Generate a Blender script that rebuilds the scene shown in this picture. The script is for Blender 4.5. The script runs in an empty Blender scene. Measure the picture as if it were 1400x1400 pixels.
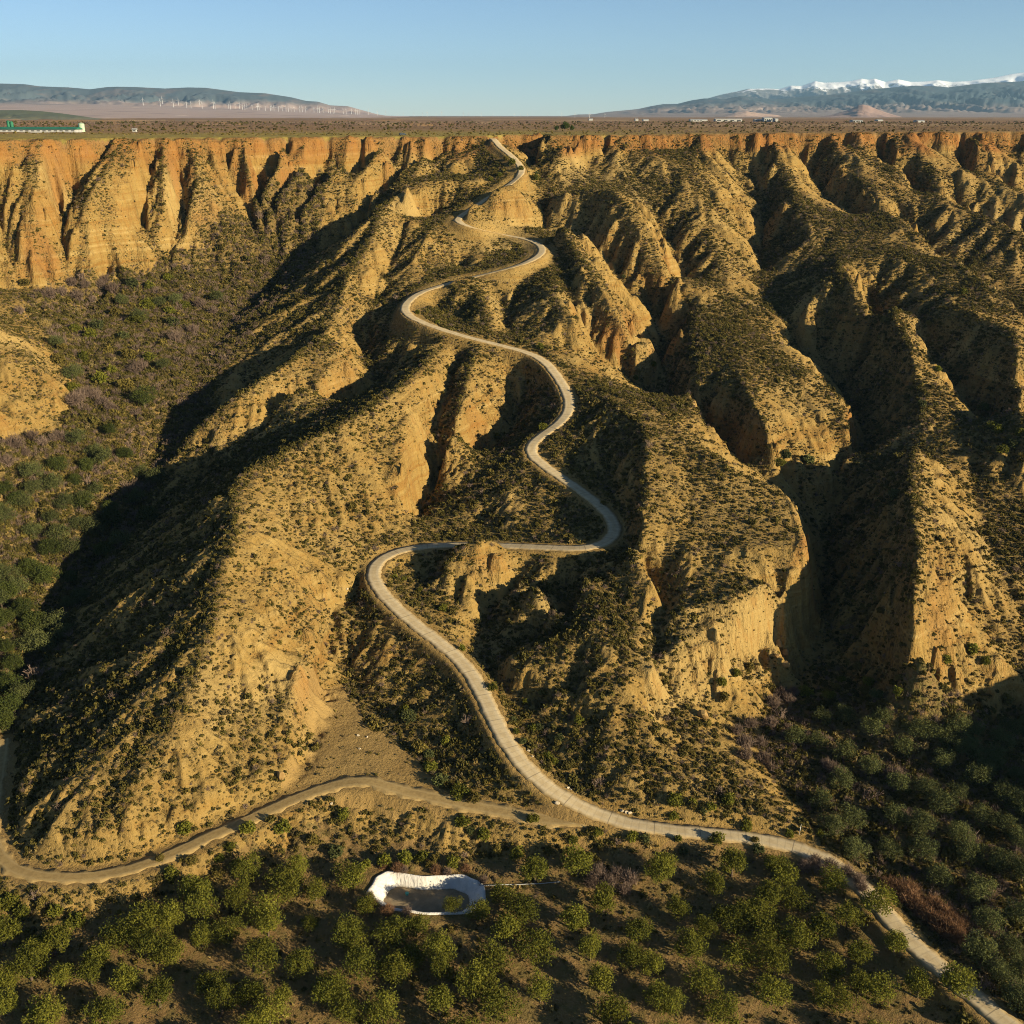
import bpy, bmesh, math, random
import numpy as np
from mathutils import Vector, Matrix

sc = bpy.context.scene
COL = sc.collection

# ------------------------------------------------------------------ camera
F, H = 1400.0, 140.0                       # focal length in photo pixels (1400 px frame), eye height over the junction
PITCH = math.atan(542 / 1400)
SP, CP = math.sin(PITCH), math.cos(PITCH)
cam = bpy.data.cameras.new('camera')
cam.sensor_width = 36.0
cam.lens = 36.0 * F / 1400
cam.clip_start, cam.clip_end = 1.0, 120000.0
co = bpy.data.objects.new('camera', cam)
co.location = (0, 0, H)
co.rotation_euler = (math.pi / 2 - PITCH, 0, 0)
COL.objects.link(co)
sc.camera = co

# ------------------------------------------------------------------ sky, sun, exposure
SUN_EL, SUN_AZ = math.radians(17.0), math.radians(124.0)      # azimuth clockwise from +Y (view direction)
w = bpy.data.worlds.new('World')
sc.world = w
w.use_nodes = True
nt = w.node_tree
nt.nodes.clear()
sky = nt.nodes.new('ShaderNodeTexSky')
sky.sky_type = 'NISHITA'
sky.sun_disc = False
sky.sun_elevation = SUN_EL
sky.sun_rotation = SUN_AZ
sky.altitude = 900
sky.air_density = 0.75
sky.dust_density = 0.1
sky.ozone_density = 2.8
bg = nt.nodes.new('ShaderNodeBackground')
bg.inputs['Strength'].default_value = 0.052
out = nt.nodes.new('ShaderNodeOutputWorld')
nt.links.new(sky.outputs[0], bg.inputs[0])
nt.links.new(bg.outputs[0], out.inputs[0])
sun = bpy.data.lights.new('sun', 'SUN')
sun.energy = 5.0
sun.angle = math.radians(0.53)
sun.color = (1.0, 0.85, 0.58)
so = bpy.data.objects.new('sun', sun)
sdir = Vector((math.sin(SUN_AZ) * math.cos(SUN_EL), math.cos(SUN_AZ) * math.cos(SUN_EL), math.sin(SUN_EL)))
so.rotation_euler = sdir.to_track_quat('Z', 'Y').to_euler()
so.location = (200, -200, 300)
COL.objects.link(so)
vs = sc.view_settings
vs.view_transform = 'Standard'
vs.look = 'None'
vs.exposure = 1.2
vs.gamma = 1.0
vs.use_curve_mapping = False
sc.cycles.max_bounces = 6
sc.cycles.diffuse_bounces = 1
sc.cycles.transparent_max_bounces = 8
sc.cycles.use_denoising = True
sc.cycles.denoising_prefilter = 'NONE'
sc.cycles.filter_width = 1.0

R = np.random.default_rng(7)
random.seed(7)


# ------------------------------------------------------------------ photo pixel + height (or distance) -> place
def tand(py):
    v = (py - 700) / F
    return (SP + v * CP) / (CP - v * SP)


def atz(px, py, z):
    u, v = (px - 700) / F, (py - 700) / F
    t = (H - z) / (SP + v * CP)
    return (u * t, t * (CP - v * SP), z)


def aty(px, py, Y):
    u, v = (px - 700) / F, (py - 700) / F
    t = Y / (CP - v * SP)
    return (u * t, Y, H - t * (SP + v * CP))


def pl(*pts):
    """polyline of (px, py, z) triples"""
    return [atz(*p) for p in pts]


def ply(*pts):
    """polyline of (px, py, Y) triples"""
    return [aty(*p) for p in pts]


def spline(P, n=8):
    P = np.array(P, float)
    Q = np.vstack([2 * P[0] - P[1], P, 2 * P[-1] - P[-2]])
    o = []
    t = np.linspace(0, 1, n, endpoint=False)[:, None]
    for i in range(1, len(Q) - 2):
        a, b, c, d = Q[i - 1], Q[i], Q[i + 1], Q[i + 2]
        o.append(.5 * (2 * b + (c - a) * t + (2 * a - 5 * b + 4 * c - d) * t * t + (3 * b - a - 3 * c + d) * t ** 3))
    o.append(P[-1:])
    return np.vstack(o)


def resample(P, step):
    P = np.asarray(P, float)
    s = np.r_[0, np.cumsum(np.linalg.norm(np.diff(P[:, :2], axis=0), axis=1))]
    n = max(2, int(s[-1] / step) + 1)
    q = np.linspace(0, s[-1], n)
    return np.stack([np.interp(q, s, P[:, k]) for k in range(3)], 1)


# ------------------------------------------------------------------ the road: traced bends with heights
RP = [(1430, 1440), (1365, 1390), (1300, 1335), (1250, 1293), (1212, 1250), (1182, 1215), (1150, 1187), (1110, 1165), (1060, 1151), (1000, 1142),
      (940, 1137), (880, 1130), (830, 1118), (780, 1096), (745, 1074), (715, 1045), (690, 1010), (670, 970), (653, 935),
      (632, 905), (603, 880), (570, 855), (541, 830), (519, 806), (509, 785), (516, 768), (537, 755), (570, 748),
      (610, 745), (650, 745), (690, 746), (740, 748), (790, 750), (820, 746), (838, 735), (841, 717), (822, 693),
      (790, 668), (760, 648), (737, 631), (724, 618), (729, 604), (748, 590), (769, 575), (779, 556), (774, 535),
      (760, 512), (742, 492), (715, 480), (680, 471), (640, 461), (600, 449), (567, 436), (553, 424), (559, 411),
      (577, 399), (612, 388), (650, 378), (690, 368), (722, 358), (740, 346), (738, 335), (720, 327), (690, 321),
      (650, 312), (626, 303), (632, 294), (662, 274), (698, 251), (713, 238), (710, 225), (698, 212), (684, 201), (676, 191)]
RZ = {0: -4.6, 2: -4, 12: 0, 16: 6, 24: 17, 34: 23.4, 40: 33, 44: 41.5, 47: 50, 53: 62, 57: 70, 59: 76, 60: 78, 63: 82.5, 65: 89.5, 66: 91.5, 67: 98, 68: 105.5, 69: 110.2, 70: 114.5, 71: 119, 72: 122.9, 73: 126.7}
RPn = len(RP)
rx = np.interp(np.arange(RPn), list(RZ), [0] * len(RZ))


def road_heights():
    z = np.interp(np.arange(RPn), list(RZ), list(RZ.values()))
    ks = sorted(RZ)
    for _ in range(40):                     # heights linear in arc length between the key bends
        X = np.array([atz(a, b, c) for (a, b), c in zip(RP, z)])
        s = np.r_[0, np.cumsum(np.linalg.norm(np.diff(X[:, :2], axis=0), axis=1))]
        zn = np.interp(s, s[ks], [RZ[k] for k in ks])
        z = .6 * z + .4 * zn
    return [atz(a, b, c) for (a, b), c in zip(RP, z)]


ROAD = resample(spline(road_heights(), 8), 0.8)
TOPX, TOPY, TOPZ = ROAD[-1]
for _ in range(3):
    k = np.ones(9) / 9
    for c in range(3):
        ROAD[4:-4, c] = np.convolve(ROAD[:, c], k, 'valid')
TRACK = resample(spline(pl((800, 1119, -.1), (760, 1121, -.1), (714, 1114, .1), (640, 1100, .6), (560, 1083, 1.2), (500, 1068, 1.8), (440, 1078, 1.3),
                           (350, 1115, 0.2), (250, 1160, -1), (190, 1184, -1.6), (140, 1195, -2), (90, 1199, -2), (45, 1195, -2), (10, 1180, -2), (-8, 1150, -2),
                           (-8, 1110, -1.6), (0, 1050, -1), (6, 1010, 0)), 8), 0.8)

# ------------------------------------------------------------------ the lie of the land: crests, gullies, cliff edges
rimx = [-300, 0, 150, 300, 450, 560, 640, 668, 690, 746, 754, 800, 1000, 1100, 1250, 1400, 1700]
rimY = [470, 519, 560, 600, 625, 640, 650, 652, 690, 700, 655, 660, 680, 684, 688, 690, 700]
rimp = [192, 190, 189, 187.5, 186.5, 186, 186, 187, 184.5, 184, 184.5, 184, 182, 181, 180, 179.5, 179]
ftx = [-300, 0, 60, 130, 230, 300, 390, 460, 520, 600]
ftY = [430, 470, 476, 492, 520, 534, 556, 566, 570, 575]
ftp = [395, 392, 395, 373, 372, 368, 350, 348, 340, 330]


def cliff(kind, *pts):
    o = []
    for px, py in pts:
        ry, fy = np.interp(px, rimx, rimY), np.interp(px, ftx, ftY)
        t = (py - 189) / (np.interp(px, ftx, ftp) - 189)
        t = min(max(t, 0), 1)
        Y = ry + (fy - ry) * t ** .9 + ({'c': -6, 'g': 11} if px < 345 else {'c': -8, 'g': 14})[kind] * math.sin(math.pi * min(1, t + .12))
        o.append(aty(px, py, Y))
    return o


L = []          # every entry a polyline of world points; all are honoured by the interpolation
rim = ply(*[(x, p, Y) for x, p, Y in zip(rimx, rimp, rimY)])
L.append(rim)
RIM = np.array(rim)
# left amphitheatre
for kind, pts in [
    ('c', [(-60, 191), (-70, 260), (-50, 340), (-60, 392)]),
    ('g', [(-10, 200), (-5, 260), (0, 320), (15, 365), (18, 388)]),
    ('c', [(60, 191), (55, 230), (48, 270), (45, 320), (60, 360), (62, 385)]),
    ('g', [(95, 195), (90, 220), (75, 250), (80, 290), (84, 320)]),
    ('g', [(163, 193), (140, 215), (118, 245), (98, 275), (85, 295), (82, 325), (92, 362)]),
    ('c', [(172, 191), (155, 216), (138, 245), (122, 272), (113, 292), (128, 318), (126, 345), (120, 368)]),
    ('c', [(196, 192), (188, 230), (165, 280), (152, 318), (150, 345), (158, 370)]),
    ('g', [(213, 205), (206, 245), (199, 290), (184, 318), (178, 352), (184, 370)]),
    ('c', [(224, 192), (222, 240), (228, 285), (212, 315), (222, 345), (222, 372)]),
    ('g', [(236, 195), (246, 235), (252, 270), (253, 295), (240, 310), (238, 340), (232, 368)]),
    ('c', [(262, 200), (272, 237), (290, 265), (325, 303), (318, 330), (290, 350), (262, 368)]),
    ('c', [(272, 237), (262, 265), (258, 285)]),
    ('c', [(290, 265), (285, 305), (282, 322), (248, 352)]),
    ('g', [(300, 197), (312, 235), (322, 265), (340, 290), (352, 318), (345, 350)]),
    ('c', [(335, 190), (340, 230), (352, 270), (354, 290)]),
    ('g', [(367, 205), (356, 232), (351, 255), (352, 270)]),
    ('c', [(385, 192), (380, 225), (362, 258), (355, 272)]),
    ('g', [(398, 192), (393, 222), (376, 252), (356, 285), (353, 300), (368, 330), (372, 345)]),
    ('c', [(420, 195), (408, 228), (385, 262), (366, 290), (372, 300)]),
    ('g', [(456, 191), (446, 222), (425, 252), (398, 285), (374, 302), (380, 328), (388, 345)]),
    ('c', [(480, 190), (464, 222), (442, 250), (415, 285), (388, 315), (394, 335)]),
    ('g', [(500, 205), (482, 235), (470, 262)]),
    ('c', [(522, 192), (510, 215), (490, 245)]),
    ('g', [(556, 191), (536, 215), (512, 238), (480, 258), (448, 282), (420, 305), (402, 325), (394, 347)]),
    ('c', [(584, 190), (572, 212), (548, 235), (526, 258), (486, 280), (482, 300), (470, 325), (430, 340)]),
    ('g', [(612, 195), (590, 218), (572, 248), (555, 258), (520, 285), (495, 312), (480, 335), (458, 350)]),
]:
    L.append(cliff(kind, *pts))
L.append(ply(*[(x, p, Y) for x, p, Y in zip(ftx, ftp, ftY)][:-1]))

# road ridge near the rim and its neighbours
L += [
    ply((668, 188, 650), (650, 205, 640), (625, 225, 625), (600, 241, 602)),           # spur left of the road head
    ply((696, 193, 688), (704, 202, 686), (714, 214, 680), (738, 218, 676), (730, 240, 636)),                               # nook right of the road
    ply((750, 186, 655), (746, 200, 650), (737, 225, 632), (728, 256, 606)),              # headland edge
    ply((728, 262, 598), (742, 292, 574), (750, 318, 548)),                              # gully under the headland
    ply((770, 196, 640), (765, 230, 622), (758, 260, 598), (755, 280, 578)),
    ply((785, 205, 655), (775, 250, 610), (770, 282, 580)),
    ply((520, 264, 562), (560, 252, 577), (592, 243, 586), (630, 247, 588), (652, 250, 589), (670, 257, 586)),   # mesa rim
    ply((530, 300, 556), (575, 300, 567), (605, 298, 573)),
    ply((556, 248, 602), (600, 239, 618), (645, 243, 614)),
    ply((672, 258, 563), (684, 254, 566), (700, 251, 572)),                                                # knob hiding the bend
    ply((648, 272, 556), (640, 284, 550), (660, 300, 548), (690, 308, 552), (730, 310, 558), (744, 297, 564)),
    ply((704, 254, 571), (728, 284, 568), (744, 297, 564)),
    ply((522, 266, 558), (518, 310, 530), (505, 345, 507), (493, 352, 500)),
    ply((505, 347, 506), (480, 376, 484), (470, 402, 468), (455, 440, 447)),
    pl((455, 440, 57.5), (400, 490, 50.5), (343, 528, 44), (285, 569, 36), (262, 592, 31), (246, 640, 23)),  # spur 1
    ply((548, 345, 515), (540, 380, 490), (520, 410, 475), (500, 425, 470)),
    ply((590, 310, 538), (575, 340, 516), (560, 360, 502)),
    ply((545, 285, 555), (548, 330, 532), (530, 372, 506), (512, 398, 490)),                    # dark gully
    pl((446, 470, 51), (400, 515, 41), (326, 569, 30), (272, 600, 26.5)),
    pl((463, 462, 55), (455, 500, 48.5), (420, 525, 46), (377, 545, 41.3), (330, 575, 36), (285, 603, 31.5)),       # spur 2
    pl((281, 606, 30), (282, 628, 23)),
    pl((500, 446, 53), (496, 480, 45.5), (502, 505, 43), (519, 528, 40), (481, 556, 35.5), (440, 583, 31.5), (377, 602, 28.5), (291, 645, 22), (240, 695, 17)),
    pl((582, 478, 48.5), (545, 511, 43), (519, 528, 40)),
    pl((600, 462, 53), (582, 500, 51), (545, 532, 48.5), (500, 560, 45.5), (450, 588, 42), (400, 611, 39.5), (350, 637, 37.5), (322, 657, 36),
       (324, 700, 33.5), (312, 758, 29.8), (296, 800, 26.3), (288, 860, 22), (272, 930, 17), (232, 1000, 12), (182, 1080, 7), (125, 1150, 3)),   # the long main spur
    pl((650, 476, 52.5), (640, 520, 46), (627, 570, 40), (612, 608, 34.5), (600, 632, 28)),
    pl((628, 488, 48.5), (606, 545, 40.5), (590, 600, 32.5), (588, 640, 26)),
    pl((570, 530, 46), (560, 590, 39), (555, 630, 34), (545, 680, 27), (515, 740, 19.5)),
    pl((718, 505, 44.5), (708, 560, 34), (702, 590, 29.5), (650, 632, 24.5), (600, 668, 20.5), (566, 702, 18), (553, 730, 16)),
    pl((700, 655, 27.5), (690, 672, 27), (660, 690, 23), (600, 735, 18.3)),
    pl((700, 655, 27.5), (740, 690, 25), (800, 735, 23)),
    pl((715, 628, 32), (700, 655, 27.5)),
    pl((640, 715, 19.2), (720, 738, 20.3), (780, 740, 22.2)),
    pl((240, 760, 25), (220, 860, 18.6), (184, 950, 13.2), (132, 1040, 8.3), (85, 1110, 4.2)),
    pl((165, 820, 15), (130, 900, 10.2), (75, 1000, 6), (35, 1080, 3)),
    pl((450, 720, 25), (420, 790, 20.5), (400, 850, 17), (380, 930, 12.5), (350, 1000, 8.5)),
    pl((375, 760, 26.3), (350, 850, 21), (330, 930, 14.5), (290, 1010, 9.5)),
    pl((490, 772, 17.3), (470, 805, 16), (446, 835, 15.3), (434, 870, 14.2), (430, 905, 12.5), (404, 935, 11.4), (392, 985, 8.8), (402, 1020, 6.2), (380, 1052, 4.8), (300, 1100, 2.6), (220, 1140, 1.0), (130, 1172, .2), (45, 1160, .4)),
    pl((496, 800, 13), (458, 850, 9), (441, 900, 6.5), (438, 930, 5.5), (425, 985, 4), (420, 1025, 2.8), (392, 1072, 1.6), (310, 1115, .4), (230, 1152, -.6), (140, 1183, -1.6), (48, 1180, -1.6), (15, 1150, -1.6)),
    pl((470, 905, 5.5), (490, 950, 3.8), (530, 985, 2.8), (575, 1025, 1.7), (640, 1082, .6)),      # floor of the shaded bowl
    pl((450, 960, 4.3), (470, 1020, 2.6), (520, 1035, 2.0)),
    pl((560, 900, 8), (600, 960, 5), (650, 1030, 2.6)),
    pl((600, 920, 7.6), (640, 990, 5), (690, 1060, 2.6), (730, 1098, 0.8)),
    # left valley
    pl((380, 395, 57), (320, 440, 50), (275, 505, 40.5), (228, 575, 30), (208, 640, 21), (188, 700, 14), (120, 780, 7.5), (62, 880, 2.5), (5, 985, -.5), (-30, 1060, -2.5)),
    pl((300, 388, 61), (250, 430, 53), (205, 500, 43), (170, 560, 36), (140, 640, 25), (90, 720, 16.5), (40, 800, 10), (0, 900, 4)),
    pl((150, 384, 65), (120, 430, 55), (110, 480, 48), (120, 530, 41)),
    pl((50, 398, 67), (60, 430, 58), (90, 500, 47), (104, 545, 39.5), (70, 582, 36), (0, 612, 33)),
    pl((-60, 420, 72), (0, 446, 61), (40, 490, 53.5), (72, 540, 43), (10, 556, 43), (-60, 560, 46)),
    pl((-150, 440, 80), (-120, 500, 66), (-100, 560, 52)),
    pl((0, 560, 42), (40, 578, 38.5)),
    pl((0, 700, 22.5), (-60, 760, 18), (-100, 850, 12), (-120, 1000, 4)),
    pl((-250, 620, 38), (-300, 760, 26), (-300, 900, 14)),
    # inner road loop, knoll and broken hills right of the road
    pl((698, 744, 21.5), (678, 738, 24.5), (655, 734, 26.5), (632, 744, 24), (606, 772, 19), (600, 790, 17)),
    pl((655, 736, 26), (668, 770, 19), (655, 800, 15.5), (640, 835, 12.3)),
    pl((590, 775, 15.5), (590, 800, 13)),
    pl((694, 762, 20.5), (710, 790, 15.5)),
    pl((540, 778, 15), (575, 806, 14.3), (612, 840, 12.6), (632, 862, 10.9)),
    pl((760, 770, 21), (725, 772, 18), (692, 808, 13), (662, 850, 9.6), (655, 880, 7.8), (690, 945, 5.6), (726, 1000, 4.4), (765, 1055, 2), (800, 1090, .3)),
    pl((733, 797, 21), (750, 822, 18.5), (772, 846, 15.5), (776, 852, 13)),
    pl((733, 797, 21), (715, 815, 16), (690, 835, 13.5), (690, 860, 11)),
    pl((770, 795, 15.5), (786, 836, 12), (755, 862, 10.8), (705, 882, 9), (675, 900, 7.6)),
    pl((780, 785, 22), (800, 790, 21.5), (798, 835, 17), (812, 856, 17.5), (775, 875, 15), (735, 885, 13.2), (700, 900, 11.5)),
    pl((812, 856, 17.5), (850, 880, 15.8), (885, 900, 14), (890, 930, 11.5)),
    pl((700, 905, 11.3), (735, 925, 11), (775, 935, 11.6), (800, 945, 11), (855, 935, 12.2)),
    pl((715, 940, 6.5), (745, 965, 5.2), (785, 960, 6.6), (800, 985, 6.2)),
    pl((810, 790, 21), (850, 830, 18), (880, 870, 15.5)),
    pl((830, 985, 8), (880, 975, 8.7), (930, 1000, 6)),
    pl((790, 1020, 4.8), (830, 1030, 5.2), (880, 1050, 4.4), (960, 1060, 3)),
    pl((810, 1085, 1.5), (850, 1085, 2.2), (900, 1095, 1.8), (960, 1100, 1.4), (1020, 1110, 1)),
    pl((812, 1094, .3), (850, 1109, .3), (900, 1120, 0), (960, 1125, -.2)),
    # big sunlit hill right of the road
    pl((792, 530, 44.6), (820, 535, 45), (860, 562, 43.3), (886, 592, 41.5), (882, 640, 37.5), (879, 693, 33), (872, 755, 27), (893, 805, 21.5)),
    pl((790, 565, 40.5), (803, 600, 36.5), (832, 650, 30.3), (853, 700, 25.8), (857, 745, 22.6), (884, 797, 18.5), (905, 835, 16.5), (900, 880, 13), (897, 930, 9.5), (905, 985, 5)),
    pl((820, 530, 45), (880, 550, 43.5), (940, 600, 40), (1000, 645, 36), (1060, 664, 32.8), (1085, 683, 31), (1100, 720, 28), (1106, 758, 25.4)),
    pl((1000, 755, 25.6), (1050, 750, 26.2), (1088, 746, 26.3)),
    pl((1000, 700, 30), (1060, 705, 29.4)),
    pl((940, 600, 40), (950, 690, 31), (940, 760, 25)),
    pl((918, 836, 18.8), (960, 826, 19.8), (1000, 818, 21), (1040, 800, 22.4), (1080, 776, 24), (1098, 768, 24.5)),
    pl((912, 858, 16.3), (960, 845, 17.3), (1000, 836, 18.3), (1045, 817, 19.6), (1070, 806, 20)),
    pl((880, 905, 13.6), (905, 888, 14.8), (950, 868, 15.4), (1000, 850, 16.4), (1040, 840, 16.6), (1058, 828, 17)),
    pl((893, 980, 5.4), (940, 950, 6.6), (985, 925, 7.2), (1020, 905, 7.4), (1045, 880, 8.4), (1062, 858, 9), (1085, 864, 8), (1108, 856, 7.4)),
    pl((1062, 908, 6.6), (1078, 905, 6)),
    pl((900, 985, 5), (950, 1030, 3.4), (1010, 1075, 1.6), (1080, 1130, -.2)),
    pl((975, 980, 3.6), (1000, 1030, 1.6), (1050, 1085, -.2), (1105, 1132, -1.6), (1140, 1165, -2.6)),
    pl((980, 960, 3.5), (1020, 1000, .2), (1050, 1060, -2.0), (1120, 1125, -3.6), (1200, 1190, -4.8), (1260, 1250, -5.2)),
    # canyons right
    pl((900, 455, 45), (902, 500, 38), (920, 555, 31), (960, 610, 26), (1020, 652, 22.5), (1085, 676, 20), (1108, 700, 17.5)),
    ply((1008, 270, 625), (1012, 290, 600), (1022, 330, 560), (1038, 390, 505), (1075, 460, 448)),
    pl((1075, 460, 48), (1150, 530, 32), (1184, 605, 24), (1140, 680, 16), (1128, 760, 10.5), (1118, 850, 5), (1090, 930, 1), (1050, 985, .2), (1045, 1040, -1.6)),
    ply((880, 219, 640), (925, 229, 630), (974, 251, 608), (970, 303, 560), (985, 350, 525), (1000, 400, 490), (1030, 447, 452), (1068, 470, 430)),
    pl((1068, 470, 50), (1112, 510, 44), (1155, 545, 38.6), (1166, 600, 32), (1135, 640, 27), (1102, 662, 23)),
    pl((940, 377, 69), (946, 410, 60), (938, 470, 50), (948, 520, 44.5), (958, 575, 38.5), (1000, 632, 30), (1060, 656, 25)),
    pl((1000, 450, 53.5), (1020, 530, 45), (1060, 600, 36)),
    pl((1092, 527, 42.5), (1098, 505, 46.5), (1120, 520, 42.5)),
    pl((766, 292, 94), (782, 330, 83), (803, 362, 76), (836, 400, 66.5), (868, 436, 58.5), (886, 452, 54)),
    pl((872, 470, 45), (890, 474, 44.5), (850, 520, 38)),
    ply((748, 320, 545), (790, 380, 484), (800, 420, 458)),
    pl((800, 425, 60), (795, 465, 50), (815, 500, 42), (850, 520, 37), (900, 545, 31.5)),
    ply((743, 352, 508), (757, 385, 472), (768, 414, 447), (788, 432, 428)),
    ply((750, 440, 432), (770, 468, 418), (790, 466, 420)),
    ply((716, 378, 488), (690, 420, 458), (690, 445, 438), (712, 470, 413)),
    ply((584, 396, 470), (600, 384, 474), (625, 377, 476), (641, 375, 478), (655, 396, 468), (670, 440, 433)),
    ply((590, 420, 464), (640, 446, 433)),
    ply((640, 340, 524), (690, 345, 522), (715, 345, 521)),
    ply((610, 355, 512), (640, 370, 503)),
    ply((758, 259, 585), (800, 256, 575), (845, 252, 565), (853, 262, 556), (872, 290, 540), (895, 325, 524), (928, 368, 502)),
    ply((765, 290, 566), (790, 330, 548), (815, 352, 530), (850, 395, 500), (880, 425, 475), (900, 455, 458)),
    ply((845, 256, 560), (838, 300, 548), (826, 335, 528)),
    ply((785, 200, 668), (800, 225, 650), (818, 243, 625), (865, 262, 600), (880, 290, 575), (905, 325, 556), (928, 350, 540), (930, 385, 515), (905, 440, 470)),
    ply((832, 188, 672), (828, 205, 665), (820, 235, 632)),
    ply((855, 192, 660), (862, 215, 645), (880, 219, 640), (870, 240, 622)),
    ply((905, 240, 625), (905, 270, 592), (900, 300, 572)),
    ply((925, 229, 630), (915, 260, 598), (908, 290, 578)),
    ply((970, 303, 560), (950, 320, 550), (935, 352, 530)),
    ply((995, 195, 680), (995, 225, 662), (1008, 270, 630)),
    ply((960, 192, 668), (965, 225, 640), (974, 251, 608)),
    # far right: ridges that run down from the rim to the right
    ply((1060, 192, 672), (1068, 225, 645), (1085, 262, 612), (1092, 281, 588), (1108, 312, 562), (1088, 350, 535), (1070, 385, 510)),
    ply((1092, 281, 588), (1132, 303, 572), (1175, 338, 535), (1230, 344, 518), (1280, 388, 478), (1330, 425, 440), (1400, 470, 405), (1500, 540, 370)),
    ply((1175, 338, 535), (1150, 352, 515), (1176, 368, 480), (1205, 405, 450), (1232, 442, 424), (1258, 500, 389)),
    pl((1258, 500, 48.5), (1262, 535, 43), (1256, 575, 38), (1250, 600, 32)),
    pl((1258, 500, 48.5), (1290, 522, 45), (1322, 560, 39.5), (1338, 588, 34.5)),
    pl((1165, 425, 55), (1200, 490, 45), (1230, 540, 40)),
    ply((1040, 195, 684), (1042, 230, 668), (1045, 260, 645), (1050, 290, 622), (1040, 330, 590), (1035, 380, 525)),
    ply((1100, 190, 684), (1110, 250, 662), (1165, 302, 620), (1225, 345, 572), (1285, 400, 512), (1360, 450, 455), (1420, 500, 415)),
    ply((1140, 190, 680), (1162, 240, 640), (1200, 267, 605), (1250, 302, 560), (1300, 330, 530), (1370, 385, 470), (1420, 430, 435), (1500, 500, 400)),
    ply((1195, 190, 690), (1215, 245, 668), (1245, 280, 648), (1290, 305, 622), (1350, 345, 580), (1420, 385, 540), (1500, 430, 500)),
    ply((1245, 185, 684), (1270, 232, 648), (1300, 270, 608), (1355, 290, 585), (1400, 312, 562), (1500, 370, 520)),
    ply((1305, 190, 700), (1320, 245, 672), (1355, 270, 656), (1400, 290, 638), (1500, 340, 590)),
    ply((1330, 186, 686), (1350, 232, 655), (1400, 258, 630), (1500, 300, 590)),
    ply((1380, 190, 692), (1395, 235, 665), (1450, 270, 635)),
    ply((1180, 192, 682), (1190, 220, 655), (1212, 240, 638)),
    ply((1222, 190, 680), (1232, 215, 660), (1242, 248, 636)),
    pl((1246, 424, 62), (1312, 411, 66.5), (1345, 428, 63.5), (1385, 445, 61.5), (1395, 500, 53), (1400, 560, 44), (1440, 590, 42)),
    pl((1240, 440, 55), (1285, 508, 44), (1335, 580, 31.5), (1355, 605, 28), (1400, 645, 25), (1470, 720, 18)),
    pl((1365, 560, 37.5), (1400, 585, 33)),
    pl((1252, 606, 38), (1246, 650, 36.5), (1250, 700, 34), (1257, 760, 30.5), (1246, 810, 26.5), (1252, 880, 19), (1290, 930, 11), (1352, 955, 7)),   # right-hand ridge
    pl((1215, 650, 31), (1195, 710, 24.5), (1190, 770, 18.5), (1195, 840, 12.5), (1180, 880, 8)),
    pl((1330, 640, 29.5), (1340, 720, 23.5), (1370, 790, 18), (1400, 850, 12)),
    pl((1300, 800, 19.5), (1340, 880, 12.5), (1395, 935, 6.5)),
    pl((1180, 880, 7), (1215, 930, 5.5), (1270, 962, 5), (1345, 972, 5), (1362, 950, 5)),
    pl((1140, 905, 2.5), (1190, 955, .8), (1250, 985, .2), (1350, 992, .2), (1390, 960, 2)),
    pl((1450, 820, 15), (1470, 900, 9), (1480, 960, 4)),
    # low ground: orchards left and right of the lower road
    pl((1150, 1020, -1.6), (1280, 1040, -1.2), (1400, 1020, -.5), (1550, 1000, 1)),
    pl((1180, 1120, -4), (1300, 1130, -3.6), (1400, 1120, -3), (1550, 1100, -2)),
    pl((1300, 1240, -5.8), (1400, 1230, -5.2), (1550, 1200, -4)),
    pl((1330, 1310, -6), (1420, 1320, -6), (1600, 1320, -5)),
    pl((850, 1160, -2.6), (950, 1168, -3), (1050, 1180, -3.4), (1120, 1205, -4), (1170, 1260, -4.8), (1230, 1330, -5.6), (1300, 1400, -6.4)),
    pl((700, 1230, -5.6), (900, 1230, -5), (1050, 1240, -5), (1120, 1300, -6), (1180, 1390, -7.2)),
    pl((560, 1105, -.5), (640, 1125, -1.2), (740, 1140, -1.8), (830, 1140, -1.6)),
    pl((520, 1150, -3.6), (600, 1165, -4.2), (720, 1180, -4.4), (850, 1185, -3.8)),
    pl((420, 1098, .2), (340, 1140, -.6), (250, 1180, -1.8), (150, 1212, -2.6), (60, 1216, -3), (-40, 1210, -3)),
    pl((440, 1140, -3.2), (350, 1175, -4.2), (250, 1220, -5.4), (130, 1260, -6), (40, 1285, -6.4), (-80, 1290, -6.4)),
    pl((520, 1100, -.6), (512, 1120, -2), (480, 1160, -4), (455, 1200, -5.6), (440, 1290, -6.8), (415, 1400, -8.4)),
    pl((-100, 1360, -7.6), (100, 1350, -7.4), (300, 1310, -7.0), (500, 1300, -6.8), (700, 1310, -6.8), (900, 1330, -7)),
    pl((-200, 1440, -8.6), (200, 1440, -8.8), (500, 1430, -8.8), (800, 1430, -8.6), (1100, 1440, -8.4), (1300, 1480, -8), (1600, 1500, -7)),
    [(-150, 60, -12), (0, 60, -12), (150, 60, -11)],
    [(-260, 130, -6), (-300, 200, 0)], [(330, -20, 40), (290, 30, 42), (240, 75, 38), (205, 115, 36), (190, 150, 33), (196, 185, 31), (215, 225, 28)],   # the valley's other side, out of frame to the right
    [(120, 90, -8), (135, 130, -6), (150, 165, -4)],
]

# ------------------------------------------------------------------ interpolate the land on a 1 m raster
GX0, GX1, GY0, GY1 = -440, 500, 50, 740
NX, NY = GX1 - GX0 + 1, GY1 - GY0 + 1


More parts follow.
